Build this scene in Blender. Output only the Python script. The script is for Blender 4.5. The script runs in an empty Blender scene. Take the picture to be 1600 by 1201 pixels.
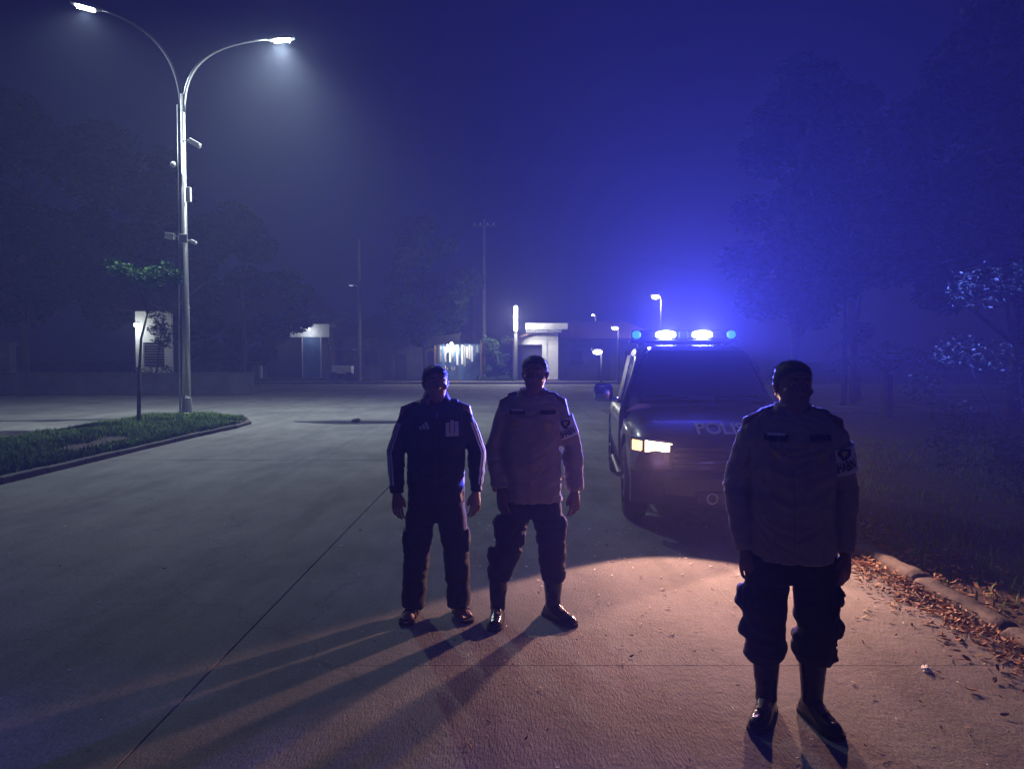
import bpy, bmesh, math, random
from mathutils import Vector, Matrix, noise
from mathutils.bvhtree import BVHTree
R = math.radians
random.seed(7)
sc = bpy.context.scene
col = sc.collection

# ------------------------------------------------------------------ camera
cd = bpy.data.cameras.new('camera')
cd.sensor_width = 36.0
cd.lens = 25.9
cd.clip_start = 0.05
cd.clip_end = 2000
cam = bpy.data.objects.new('camera', cd)
col.objects.link(cam)
cam.location = (0, 0, 1.70)
cam.rotation_euler = (R(90 - 1.92), 0, 0)
sc.camera = cam

# ------------------------------------------------------------------ night sky
MOON_EL, MOON_AZ = 38.0, 215.0
w = bpy.data.worlds.new('World')
sc.world = w
w.use_nodes = True
nt = w.node_tree
nt.nodes.clear()
sky = nt.nodes.new('ShaderNodeTexSky')
sky.sky_type = 'NISHITA'
sky.sun_disc = False
sky.sun_elevation = R(MOON_EL)
sky.sun_rotation = R(MOON_AZ)
tc = nt.nodes.new('ShaderNodeTexCoord')
cl = nt.nodes.new('ShaderNodeTexNoise')
cl.inputs['Scale'].default_value = 3.2
cl.inputs['Detail'].default_value = 5
cr = nt.nodes.new('ShaderNodeValToRGB')
cr.color_ramp.elements[0].position = .38
cr.color_ramp.elements[0].color = (.10, .08, .56, 1)
cr.color_ramp.elements[1].position = .72
cr.color_ramp.elements[1].color = (.21, .16, .85, 1)
mx = nt.nodes.new('ShaderNodeMixRGB')
mx.blend_type = 'MULTIPLY'
mx.inputs[0].default_value = 1
bg = nt.nodes.new('ShaderNodeBackground')
bg.inputs['Strength'].default_value = 0.0040
wo = nt.nodes.new('ShaderNodeOutputWorld')
nt.links.new(tc.outputs['Generated'], cl.inputs['Vector'])
nt.links.new(cl.outputs['Fac'], cr.inputs['Fac'])
nt.links.new(sky.outputs['Color'], mx.inputs[1])
nt.links.new(cr.outputs['Color'], mx.inputs[2])
nt.links.new(mx.outputs['Color'], bg.inputs['Color'])
nt.links.new(bg.outputs['Background'], wo.inputs['Surface'])

# faint moonlight behind the clouds
sd = bpy.data.lights.new('moonlight', 'SUN')
sd.energy = 0.006
sd.angle = R(8)
sd.color = (.8, .85, 1)
so = bpy.data.objects.new('moonlight', sd)
col.objects.link(so)
so.rotation_euler = (R(90 - MOON_EL), 0, R(180 - MOON_AZ))

vs = sc.view_settings
vs.view_transform = 'Standard'
vs.look = 'None'
vs.exposure = 0.0
vs.gamma = 1.0
vs.use_curve_mapping = False
sc.cycles.use_denoising = True
sc.cycles.volume_bounces = 0
sc.cycles.adaptive_threshold = .02
sc.cycles.max_bounces = 6
sc.cycles.diffuse_bounces = 3
sc.cycles.glossy_bounces = 3
sc.cycles.transmission_bounces = 4
sc.cycles.transparent_max_bounces = 8
sc.cycles.sample_clamp_indirect = 3.0

# ------------------------------------------------------------------ lamp strengths (watts)
HEAD_W = 560.0          # each headlamp
BAR_W = 8000.0          # each bright light-bar module
STREET_W = 3700.0       # right street-lamp head
HAZE = 0.0038

# ------------------------------------------------------------------ materials
MATS = {}
def mat(name, c, rough=.7, var=.15, scale=6., bump=.0, bscale=40., metal=0., spec=.5, stretch=(1, 1, 1), c2=None, sheen=0, coat=0):
    """principled material with soft noise variation; c2 = second colour of the noise"""
    if name in MATS:
        return MATS[name]
    m = bpy.data.materials.new(name)
    m.use_nodes = True
    n = m.node_tree
    b = n.nodes['Principled BSDF']
    b.inputs['Roughness'].default_value = rough
    b.inputs['Metallic'].default_value = metal
    b.inputs['Specular IOR Level'].default_value = spec
    if coat:
        b.inputs['Coat Weight'].default_value = coat
        b.inputs['Coat Roughness'].default_value = .06
    t = n.nodes.new('ShaderNodeTexCoord')
    mp = n.nodes.new('ShaderNodeMapping')
    mp.inputs['Scale'].default_value = stretch
    n.links.new(t.outputs['Object'], mp.inputs['Vector'])
    tx = n.nodes.new('ShaderNodeTexNoise')
    tx.inputs['Scale'].default_value = scale
    tx.inputs['Detail'].default_value = 6
    tx.inputs['Roughness'].default_value = .65
    n.links.new(mp.outputs['Vector'], tx.inputs['Vector'])
    rp = n.nodes.new('ShaderNodeValToRGB')
    rp.color_ramp.elements[0].position = .3
    rp.color_ramp.elements[1].position = .7
    if c2 is None:
        rp.color_ramp.elements[0].color = [max(0, v * (1 - var)) for v in c] + [1]
        rp.color_ramp.elements[1].color = [min(1, v * (1 + var)) for v in c] + [1]
    else:
        rp.color_ramp.elements[0].color = list(c) + [1]
        rp.color_ramp.elements[1].color = list(c2) + [1]
    n.links.new(tx.outputs['Fac'], rp.inputs['Fac'])
    n.links.new(rp.outputs['Color'], b.inputs['Base Color'])
    if bump:
        t2 = n.nodes.new('ShaderNodeTexNoise')
        t2.inputs['Scale'].default_value = bscale
        t2.inputs['Detail'].default_value = 5
        n.links.new(mp.outputs['Vector'], t2.inputs['Vector'])
        bp = n.nodes.new('ShaderNodeBump')
        bp.inputs['Strength'].default_value = bump
        bp.inputs['Distance'].default_value = .02
        n.links.new(t2.outputs['Fac'], bp.inputs['Height'])
        n.links.new(bp.outputs['Normal'], b.inputs['Normal'])
    MATS[name] = m
    return m

def emit(name, c, s):
    if name in MATS:
        return MATS[name]
    m = bpy.data.materials.new(name)
    m.use_nodes = True
    n = m.node_tree
    b = n.nodes['Principled BSDF']
    b.inputs['Base Color'].default_value = (.8, .8, .8, 1)
    b.inputs['Emission Color'].default_value = list(c) + [1]
    b.inputs['Emission Strength'].default_value = s
    MATS[name] = m
    return m

def concrete(name, base, scl=1.0):
    m = bpy.data.materials.new(name)
    m.use_nodes = True
    n = m.node_tree
    b = n.nodes['Principled BSDF']
    b.inputs['Roughness'].default_value = .82
    b.inputs['Specular IOR Level'].default_value = .3
    g = n.nodes.new('ShaderNodeNewGeometry')
    def nz(s, d, st=(1, 1, 1)):
        mp = n.nodes.new('ShaderNodeMapping')
        mp.inputs['Scale'].default_value = st
        n.links.new(g.outputs['Position'], mp.inputs['Vector'])
        t = n.nodes.new('ShaderNodeTexNoise')
        t.inputs['Scale'].default_value = s
        t.inputs['Detail'].default_value = d
        t.inputs['Roughness'].default_value = .65
        n.links.new(mp.outputs['Vector'], t.inputs['Vector'])
        return t.outputs['Fac']
    def ramp(src, a, ca, bb, cb):
        r = n.nodes.new('ShaderNodeValToRGB')
        r.color_ramp.elements[0].position = a
        r.color_ramp.elements[0].color = (ca, ca, ca, 1)
        r.color_ramp.elements[1].position = bb
        r.color_ramp.elements[1].color = (cb, cb, cb, 1)
        n.links.new(src, r.inputs['Fac'])
        return r.outputs['Color']
    def mul(a, bb):
        x = n.nodes.new('ShaderNodeMixRGB')
        x.blend_type = 'MULTIPLY'
        x.inputs[0].default_value = 1
        n.links.new(a, x.inputs[1])
        n.links.new(bb, x.inputs[2])
        return x.outputs['Color']
    c0 = n.nodes.new('ShaderNodeRGB')
    c0.outputs[0].default_value = list(base) + [1]
    o = mul(c0.outputs[0], ramp(nz(.35 * scl, 5), .3, .62, .7, 1.1))        # broad stains
    o = mul(o, ramp(nz(2.6 * scl, 6, (1, .35, 1)), .32, .74, .62, 1.05))        # wheel-wear blotches
    o = mul(o, ramp(nz(60, 3), .25, .62, .55, 1.0))                            # aggregate grain
    o = mul(o, ramp(nz(14, 4), .24, .35, .33, 1.0))                            # dark spots and pits
    wob = n.nodes.new('ShaderNodeTexNoise'); wob.inputs['Scale'].default_value = 2.5; wob.inputs['Detail'].default_value = 6
    n.links.new(g.outputs['Position'], wob.inputs['Vector'])
    vm = n.nodes.new('ShaderNodeVectorMath'); vm.operation = 'MULTIPLY_ADD'
    vm.inputs[1].default_value = (.55, .55, .55)
    n.links.new(wob.outputs['Color'], vm.inputs[0]); n.links.new(g.outputs['Position'], vm.inputs[2])
    vo = n.nodes.new('ShaderNodeTexVoronoi'); vo.feature = 'DISTANCE_TO_EDGE'; vo.inputs['Scale'].default_value = .27
    n.links.new(vm.outputs[0], vo.inputs['Vector'])
    o = mul(o, ramp(vo.outputs['Distance'], .0010, .75, .003, 1.0))             # hairline cracks
    o = mul(o, ramp(nz(1.1, 4, (1, .12, 1)), .28, .6, .46, 1.0))               # oil and tyre smears along the lane
    n.links.new(o, b.inputs['Base Color'])
    ad = n.nodes.new('ShaderNodeMath')
    ad.operation = 'ADD'
    n.links.new(nz(90, 4, (1, .25, 1)), ad.inputs[0])
    n.links.new(nz(9, 5), ad.inputs[1])
    bp = n.nodes.new('ShaderNodeBump')
    bp.inputs['Strength'].default_value = .55
    bp.inputs['Distance'].default_value = .012
    n.links.new(ad.outputs[0], bp.inputs['Height'])
    n.links.new(bp.outputs['Normal'], b.inputs['Normal'])
    MATS[name] = m
    return m

def leafmat(name, c, var=.35):
    m = mat(name, c, .65, var, 3., spec=.12)
    n = m.node_tree
    b = n.nodes['Principled BSDF']
    b.inputs['Subsurface Weight'].default_value = 0
    return m

concrete('road_concrete', (.30, .295, .285))
concrete('kerb_concrete', (.17, .155, .14), 2.)
mat('joint', (.02, .019, .018), .9)
mat('soil', (.055, .042, .032), .95, .4, 4., .6, 25.)
mat('grass', (.12, .21, .030), .8, .45, 2.)
mat('galvanised', (.55, .56, .57), .38, .12, 14., metal=.85)
mat('white_plastic', (.75, .75, .73), .4, .06)
mat('bark', (.09, .07, .055), .9, .35, 9., .6, 30.)
mat('pale_bark', (.22, .19, .16), .9, .3, 9., .5, 30.)
leafmat('leaf', (.045, .085, .025))
leafmat('leaf_dark', (.022, .045, .018))
leafmat('leaf_young', (.11, .22, .07))
mat('dry_leaf', (.22, .09, .035), .75, .5, 20.)
mat('dry_leaf_pale', (.40, .26, .13), .75, .4, 20.)
mat('paper', (.86, .85, .80), .6, .1)
mat('pebble', (.05, .045, .04), .8, .4, 30.)
mat('plaster', (.62, .62, .60), .85, .12, 1.4, .2, 20.)
mat('plaster_old', (.38, .38, .37), .9, .3, 1.2, .3, 18.)
mat('dark_wall', (.13, .125, .125), .9, .3, 1.5)
mat('dark_door', (.035, .03, .03), .6, .2)
mat('roof_tile', (.13, .08, .06), .85, .3, 4.)
mat('tin', (.34, .35, .37), .5, .2, 3., metal=.6)
mat('blue_paint', (.10, .18, .34), .6, .2, 3.)
mat('sign_white', (.82, .83, .84), .55, .12, 3.)
mat('wood', (.14, .09, .055), .8, .3, 5.)
mat('pole_concrete', (.17, .165, .16), .9, .2, 4.)
mat('black_plastic', (.018, .018, .019), .45, .1)
mat('rubber', (.02, .02, .02), .8, .15, 20., .2, 60.)
mat('chrome', (.75, .76, .78), .12, .03, metal=1.)
mat('rim', (.35, .36, .38), .3, .05, metal=.9)
mat('car_paint', (.014, .013, .015), .34, .05, 8., coat=.8)
mat('car_glass', (.012, .013, .016), .06, .05, spec=.6)
mat('car_letters', (.62, .62, .64), .5, .05)
mat('plate', (.03, .03, .032), .5, .05)
mat('skin', (.30, .165, .105), .55, .12, 25., .15, 90.)
mat('skin_b', (.22, .115, .075), .55, .12, 25., .15, 90.)
mat('hair', (.010, .009, .009), .5, .3, 60., .6, 160., stretch=(1, 1, .3))
mat('shirt_tan', (.40, .33, .25), .85, .10, 7., .25, 320.)
mat('trousers_brown', (.040, .028, .022), .88, .15, 7., .25, 260.)
mat('jacket_navy', (.016, .018, .036), .7, .12, 7., .15, 260.)
mat('trousers_black', (.020, .019, .022), .85, .15, 7., .25, 260.)
mat('leather', (.012, .011, .011), .22, .2, 12., .15, 60.)
mat('sandal', (.05, .035, .025), .6, .2)
mat('band_white', (.80, .77, .72), .8, .05)
mat('thread_black', (.012, .012, .015), .8, .05)
mat('thread_gold', (.50, .36, .13), .6, .1)
mat('thread_white', (.72, .72, .74), .7, .05)
mat('eye', (.38, .34, .31), .4, .05)

# ------------------------------------------------------------------ helpers
def tag(o, label=None, cat=None, group=None, kind=None):
    if label: o['label'] = label
    if cat: o['category'] = cat
    if group: o['group'] = group
    if kind: o['kind'] = kind
    return o

def empty(name, loc=(0, 0, 0), rz=0, label=None, cat=None, group=None):
    o = bpy.data.objects.new(name, None)
    o.empty_display_size = .2
    col.objects.link(o)
    o.location = loc
    o.rotation_euler = (0, 0, rz)
    return tag(o, label, cat, group)

def link(name, me, m, parent=None):
    o = bpy.data.objects.new(name, me)
    col.objects.link(o)
    if m is not None:
        me.materials.clear()
        me.materials.append(MATS[m] if isinstance(m, str) else m)
    if parent is not None:
        o.parent = parent
    return o

def obj(name, bm, m, parent=None, smooth=False):
    me = bpy.data.meshes.new(name)
    bmesh.ops.recalc_face_normals(bm, faces=bm.faces[:])
    bm.to_mesh(me)
    bm.free()
    if smooth:
        me.shade_smooth()
    return link(name, me, m, parent)

def struct(name, bm, m):
    return tag(obj(name, bm, m), kind='structure')

def NB():
    return bmesh.new()

def box(bm, x0, x1, y0, y1, z0, z1, bev=0, M=None, seg=2):
    r = bmesh.ops.create_cube(bm, size=1)
    vs_ = r['verts']
    for v in vs_:
        v.co = Vector(((x0 + x1) / 2 + v.co.x * (x1 - x0), (y0 + y1) / 2 + v.co.y * (y1 - y0), (z0 + z1) / 2 + v.co.z * (z1 - z0)))
    if bev:
        es = {e for v in vs_ for e in v.link_edges}
        r2 = bmesh.ops.bevel(bm, geom=list(es), offset=bev, segments=seg, affect='EDGES', profile=.5)
        vs_ = list({v for f in r2['faces'] for v in f.verts} | {v for v in vs_ if v.is_valid})
    if M is not None:
        for v in vs_:
            v.co = M @ v.co
    return bm

def ringpts(c, u, v, ru, rv, n=16, p=2.0):
    o = []
    for i in range(n):
        a = 2 * math.pi * i / n
        ca, sa = math.cos(a), math.sin(a)
        x = math.copysign(abs(ca) ** (2 / p), ca)
        y = math.copysign(abs(sa) ** (2 / p), sa)
        o.append(Vector(c) + u * (ru * x) + v * (rv * y))
    return o

def loft(bm, rings, cap=True, closed=True):
    vr = [[bm.verts.new(p) for p in r] for r in rings]
    n = len(vr[0])
    for a, b in zip(vr, vr[1:]):
        for i in range(n if closed else n - 1):
            bm.faces.new((a[i], a[(i + 1) % n], b[(i + 1) % n], b[i]))
    if cap:
        bm.faces.new(vr[0])
        bm.faces.new(vr[-1][::-1])
    return bm

def tube(bm, pts, rad, n=8, ry=None, up=None, cap=True, p=2.0):
    """tapered tube through pts; rad scalar or list; ry = second radius list"""
    pts = [Vector(q) for q in pts]
    k = len(pts)
    rad = [rad] * k if not hasattr(rad, '__len__') else rad
    ry = rad if ry is None else ([ry] * k if not hasattr(ry, '__len__') else ry)
    rings = []
    d0 = (pts[1] - pts[0]).normalized()
    ref = Vector(up) if up else (Vector((0, 1, 0)) if abs(d0.y) < .9 else Vector((1, 0, 0)))
    u = (ref - d0 * ref.dot(d0)).normalized()
    for i in range(k):
        if i == 0: d = pts[1] - pts[0]
        elif i == k - 1: d = pts[-1] - pts[-2]
        else: d = (pts[i + 1] - pts[i]).normalized() + (pts[i] - pts[i - 1]).normalized()
        d.normalize()
        u = (u - d * u.dot(d)).normalized()
        v = d.cross(u)
        rings.append(ringpts(pts[i], v, u, rad[i], ry[i], n, p))
    return loft(bm, rings, cap)

def ball(bm, c, rx, ry, rz, n=12, M=None):
    r = bmesh.ops.create_uvsphere(bm, u_segments=n, v_segments=max(6, n * 2 // 3), radius=1)
    for v in r['verts']:
        q = Vector((v.co.x * rx, v.co.y * ry, v.co.z * rz))
        if M is not None:
            q = M @ q
        v.co = q + Vector(c)
    return bm

def bez(p0, p1, p2, p3, n):
    p0, p1, p2, p3 = map(Vector, (p0, p1, p2, p3))
    o = []
    for i in range(n + 1):
        t = i / n
        s = 1 - t
        o.append(p0 * s ** 3 + p1 * 3 * s * s * t + p2 * 3 * s * t * t + p3 * t ** 3)
    return o

def point(name, loc, watts, colr, rad, parent=None, kind='POINT', rot=None, cone=None, blend=.5):
    l = bpy.data.lights.new(name, kind)
    l.energy = watts
    l.color = colr
    l.shadow_soft_size = rad
    if kind == 'SPOT':
        l.spot_size = R(cone)
        l.spot_blend = blend
    o = bpy.data.objects.new(name, l)
    col.objects.link(o)
    o.location = loc
    if rot: o.rotation_euler = rot
    if parent: o.parent = parent
    return o

def remeshed(bm, vox, smooth_it=4, fac=.5):
    """join overlapping solids into one continuous surface"""
    me = bpy.data.meshes.new('tmp')
    bmesh.ops.recalc_face_normals(bm, faces=bm.faces[:])
    bm.to_mesh(me)
    bm.free()
    o = bpy.data.objects.new('tmp', me)
    col.objects.link(o)
    r = o.modifiers.new('r', 'REMESH')
    r.mode = 'VOXEL'
    r.voxel_size = vox
    s = o.modifiers.new('s', 'SMOOTH')
    s.factor = fac
    s.iterations = smooth_it
    dg = bpy.context.evaluated_depsgraph_get()
    out = bpy.data.meshes.new_from_object(o.evaluated_get(dg))
    bpy.data.objects.remove(o)
    bpy.data.meshes.remove(me)
    out.shade_smooth()
    return out

def displace(me, fn):
    ns = [v.normal.copy() for v in me.vertices]
    for v, nn in zip(me.vertices, ns):
        v.co += nn * fn(v.co)
    me.update()

def text_bm(body, size, depth, bold=0.0):
    c = bpy.data.curves.new('t', 'FONT')
    c.body = body
    c.size = size
    c.extrude = depth
    c.offset = bold
    c.align_x = 'CENTER'
    c.align_y = 'CENTER'
    o = bpy.data.objects.new('t', c)
    col.objects.link(o)
    dg = bpy.context.evaluated_depsgraph_get()
    me = bpy.data.meshes.new_from_object(o.evaluated_get(dg))
    bpy.data.objects.remove(o)
    bm = bmesh.new()
    bm.from_mesh(me)
    bpy.data.meshes.remove(me)
    return bm

# ------------------------------------------------------------------ ground, road, kerbs
bm = NB()
S = 400
bmesh.ops.create_grid(bm, x_segments=2, y_segments=2, size=S)
struct('ground', bm, 'soil').location = (0, 100, -.03)

def slab_mesh(x0, x1, y0, y1, z=0.0, th=.05, bv=.006):
    b = NB()
    box(b, x0, x1, y0, y1, z - th, z, bv, seg=1)
    return b

road = empty('road', (0, 0, 0))
tag(road, kind='structure')
bed = NB()
box(bed, -20.6, 3.02, -6, 25, -.026, -.018)
obj('road_bed', bed, 'joint', road)
JX = (-6.86, -1.65, 3.0)
ys = [-5.95, -.95, 4.05, 9.05, 14.05, 19.05, 24.0]
for xa, xb in zip(JX, JX[1:]):
    yy_ = ys if xb > 0 else [-5.95, .6, 12.4, 24.0]
    for ya, yb in zip(yy_, yy_[1:]):
        z = random.uniform(-.004, .003) + (.006 if xb < 0 else 0)
        obj('slab', slab_mesh(xa + .002, xb - .002, ya + .001, yb - .001, z, .05, .003), 'road_concrete', road)
for ya, yb in ((3.5, 14.05), (14.05, 24.0)):
    obj('slab', slab_mesh(-10.746, -6.866, ya + .002, yb - .002, -.002), 'road_concrete', road)
for xa, xb in ((-15.6, -10.75), (-20.6, -15.6)):
    for ya, yb in zip(ys[2:], ys[3:]):
        obj('slab', slab_mesh(xa + .006, xb - .006, ya + .005, yb - .005, random.uniform(-.004, .003)), 'road_concrete', road)
b = NB()
box(b, -70, 45, 24.012, 51.5, -.05, 0, .005, seg=1)
struct('junction', b, 'road_concrete')
b = NB()
box(b, -70, 60, 51.55, 55.0, -.05, .13, .02)
struct('far_pavement', b, 'kerb_concrete')

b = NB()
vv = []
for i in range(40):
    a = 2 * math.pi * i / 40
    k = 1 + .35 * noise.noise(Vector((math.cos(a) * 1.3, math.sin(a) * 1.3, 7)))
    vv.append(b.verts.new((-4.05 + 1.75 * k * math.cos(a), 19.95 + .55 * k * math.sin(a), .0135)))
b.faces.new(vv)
struct('shadow_patch', b, mat('shadow_dark', (.035, .034, .036), .35, .3, 5.))  # dark sheet laid in the shape of the rubble lump's shadow

# right kerb, worn concrete stones
kerb = tag(empty('kerb', (3.0, 0, 0)), kind='structure')
kerb_meshes = []
for v_ in range(5):
    kb = NB()
    prof_ = [(.012, -.05), (.012, .03), (.016, .062), (.035, .088), (.065, .098), (.11, .098), (.145, .085), (.16, .05), (.16, -.05)]
    rings = []
    for j in range(29):
        y_ = -.497 + .994 * j / 28
        e_ = .018 * max(0, 1 - min(j, 28 - j) / 1.6)
        ring_ = []
        for x_, z_ in prof_:
            q_ = Vector((x_ * 9 + v_ * 17, y_ * 7, z_ * 9))
            k_ = .012 * noise.noise(q_) + .009 * noise.noise(q_ * 3.1) - .02 * max(0, noise.noise(q_ * .8 + Vector((5, 5, 5))) - .2)
            ring_.append(Vector((x_ - k_ * (1 if x_ < .05 else -.4), y_, z_ + (k_ - e_ if z_ > 0 else 0))))
        rings.append(ring_)
    loft(kb, rings)
    kme = bpy.data.meshes.new('kerb_stone')
    bmesh.ops.recalc_face_normals(kb, faces=kb.faces[:])
    kb.to_mesh(kme); kb.free()
    kme.shade_smooth()
    kerb_meshes.append(kme)
for i in range(24):
    o = link('kerb_stone', kerb_meshes[i % 5], 'kerb_concrete', kerb)
    o.location = (random.uniform(-.012, .012), 1.0 + i, random.uniform(-.025, .0))
    o.rotation_euler = (R(random.uniform(-.6, .6)), R(random.uniform(-2, 2)), R(random.uniform(-.8, .8)))

# grass median with kerb
MED = [(-7.03, 4), (-7.03, 8), (-7.03, 11), (-7.03, 14), (-7.0, 16.3), (-6.85, 18.1), (-6.95, 19.4), (-7.6, 20.8), (-8.8, 21.9), (-9.9, 22.2), (-10.5, 21.4), (-10.62, 19.5), (-10.6, 17), (-10.6, 14), (-10.6, 11), (-10.6, 8), (-10.6, 4)]
b = NB()
vv = [b.verts.new((x, y, .05)) for x, y in MED]
f = b.faces.new(vv)
bmesh.ops.triangulate(b, faces=[f])
struct('median', b, 'soil')
mk = tag(empty('median_kerb', (0, 0, 0)), kind='structure')
for (xa, ya), (xb, yb) in zip(MED, MED[1:]):
    L = math.hypot(xb - xa, yb - ya)
    k = max(1, round(L / 1.0))
    for i in range(k):
        ta, tb = i / k, (i + 1) / k
        pa = Vector((xa + (xb - xa) * ta, ya + (yb - ya) * ta, 0))
        pb = Vector((xa + (xb - xa) * tb, ya + (yb - ya) * tb, 0))
        ll = (pb - pa).length
        bb = NB()
        box(bb, 0.004, ll - .004, -.07, .07, -.04, .10, .018)
        o = obj('kerb_stone', bb, 'kerb_concrete', mk)
        o.location = pa
        o.location.z = random.uniform(-.02, .0)
        o.rotation_euler = (0, 0, math.atan2(yb - ya, xb - xa))

def inside(x, y, poly):
    c = False
    j = len(poly) - 1
    for i in range(len(poly)):
        if (poly[i][1] > y) != (poly[j][1] > y) and x < (poly[j][0] - poly[i][0]) * (y - poly[i][1]) / (poly[j][1] - poly[i][1]) + poly[i][0]:
            c = not c
        j = i
    return c

def grass(name, n, gen, hmin, hmax, z, label, m):
    vs_, fs = [], []
    k = 0
    while k < n:
        p = gen()
        if p is None: continue
        x, y = p
        dens = noise.noise(Vector((x * .8, y * .8, 3)))
        if random.random() > .42 + 1.1 * dens: continue
        h = random.uniform(hmin, hmax) * (1 + .6 * dens)
        a = random.uniform(0, 6.28)
        wd = random.uniform(.006, .012)
        lx, ly = math.cos(a + 1.57) * h * random.uniform(.1, .8), math.sin(a + 1.57) * h * random.uniform(.1, .8)
        i = len(vs_)
        dx, dy = math.cos(a) * wd, math.sin(a) * wd
        vs_ += [(x - dx, y - dy, z), (x + dx, y + dy, z), (x + lx * .4 + dx * .6, y + ly * .4 + dy * .6, z + h * .65), (x + lx * .4 - dx * .6, y + ly * .4 - dy * .6, z + h * .65), (x + lx, y + ly, z + h)]
        fs += [(i, i + 1, i + 2, i + 3), (i + 3, i + 2, i + 4)]
        k += 1
    me = bpy.data.meshes.new(name)
    me.from_pydata(vs_, [], fs)
    return tag(link(name, me, m), label, 'grass', kind='stuff')

def gmed():
    y = 8.5 + 13.6 * random.random() ** 1.1
    x = random.uniform(-10.5, -6.95)
    return (x, y) if inside(x, y, [(px * .99 - .09, py) for px, py in MED]) else None
grass('median_grass', 60000, gmed, .05, .15, .05, 'short green grass covering the road median', 'grass')
def gver():
    return (random.uniform(3.3, 14), random.uniform(3.5, 16))
grass('verge_grass', 16000, gver, .03, .12, -.03, 'dark patchy grass on the verge behind the right kerb', 'grass')

# ------------------------------------------------------------------ litter on the road
def leaf_flakes(name, spots, label, mats_, cat='leaves', tilt=.45):
    vs_, fs, mi = [], [], []
    for (x, y, z, s) in spots:
        M = Matrix.Translation((x, y, z)) @ Matrix.Rotation(random.uniform(0, 6.28), 4, 'Z') @ Matrix.Rotation(random.gauss(0, tilt), 4, 'X') @ Matrix.Rotation(random.gauss(0, .3), 4, 'Y')
        i = len(vs_)
        c = random.uniform(.05, .3) * s
        for q in ((-s, 0, c), (-.3 * s, .38 * s, 0), (.5 * s, .3 * s, 0), (s, 0, c), (.5 * s, -.3 * s, .3 * c), (-.3 * s, -.38 * s, .3 * c)):
            vs_.append(M @ Vector(q))
        fs += [(i, i + 1, i + 2, i + 3), (i, i + 3, i + 4, i + 5)]
        k = random.choices(range(len(mats_)), [3, 2, 1][:len(mats_)])[0]
        mi += [k, k]
    me = bpy.data.meshes.new(name)
    me.from_pydata(vs_, [], fs)
    o = bpy.data.objects.new(name, me)
    col.objects.link(o)
    for q in mats_:
        me.materials.append(MATS[q])
    me.polygons.foreach_set('material_index', mi)
    return tag(o, label, cat, kind='stuff')
sp = []
for i in range(3600):
    y = random.uniform(3.2, 9.5)
    d = abs(random.gauss(0, .13)) if random.random() < .8 else abs(random.gauss(0, .3))
    x = 2.985 - d * (1 + .5 * noise.noise(Vector((y * 1.3, 0, 0))))
    sp.append((x, y, .012 + max(0, .06 - d * .35) * random.random(), random.uniform(.008, .034)))
for i in range(900):
    sp.append((3.17 + abs(random.gauss(0, .35)), random.uniform(3.2, 9), .0 + random.uniform(0, .03), random.uniform(.012, .045)))
leaf_flakes('leaf_litter', sp, 'reddish dry leaves heaped along the right kerb', ['dry_leaf', 'dry_leaf_pale', 'dry_leaf'])
sp = []
for i in range(620):
    y = 2.4 + 5.2 * random.random()
    x = random.uniform(-.4, 2.9) if random.random() < .8 else random.uniform(-5, 0)
    sp.append((x, y, .008, random.uniform(.005, .017) * (.6 + .1 * y)))
leaf_flakes('road_debris', sp, 'tiny pale and dark scraps scattered over the concrete lane', ['paper', 'dry_leaf_pale', 'pebble'], 'debris', .35)

def scrap(x, y, s, label, m='paper'):
    b = NB()
    bmesh.ops.create_icosphere(b, subdivisions=3, radius=1)
    for v in b.verts:
        q = v.co.copy()
        k = 1 + .55 * noise.noise(q * 2.3 + Vector((x, y, 0))) + .25 * noise.noise(q * 6)
        v.co = Vector((q.x * s * k, q.y * s * .7 * k, max(-.25, q.z * .5 * k) * s))
    o = tag(obj('paper_scrap', b, m), label, 'litter')
    o.location = (x, y, s * .28)
    o.rotation_euler = (0, 0, random.uniform(0, 3))
scrap(2.27, 3.98, .032, 'crumpled white paper scrap lying on the lane near the right kerb')
scrap(-4.22, 19.9, .14, 'dark lump of rubble on the far left lane beyond the men', 'pebble')
scrap(-7.35, 12.6, .05, 'pale crumpled scrap lying beside the grass median kerb')

# ------------------------------------------------------------------ street lamp with two arms
L = empty('street_lamp', (-9.5, 21.5, .04), 0, 'tall galvanised street lamp with two curved arms standing on the grass median', 'street lamp')
b = NB(); tube(b, [(0, 0, 0), (0, 0, 3), (0, 0, 9.3)], [.115, .10, .065], 16)
obj('pole', b, 'galvanised', L, True)
b = NB(); tube(b, [(-.19, -.03, .1), (-.185, -.03, 3), (-.14, -.03, 5.2), (-.13, -.03, 9.0)], .022, 8)
obj('conduit', b, 'galvanised', L, True)
b = NB()
tube(b, [(0, 0, 0), (0, 0, .03)], .27, 16)
tube(b, [(0, 0, .03), (0, 0, .12), (0, 0, .55)], [.24, .16, .125], 16)
obj('base', b, 'galvanised', L)
for i in range(4):
    a = i * math.pi / 2 + .78
    b = NB(); tube(b, [(.22 * math.cos(a), .22 * math.sin(a), .03), (.22 * math.cos(a), .22 * math.sin(a), .09)], .02, 6)
    obj('bolt', b, 'galvanised', L)
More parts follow.
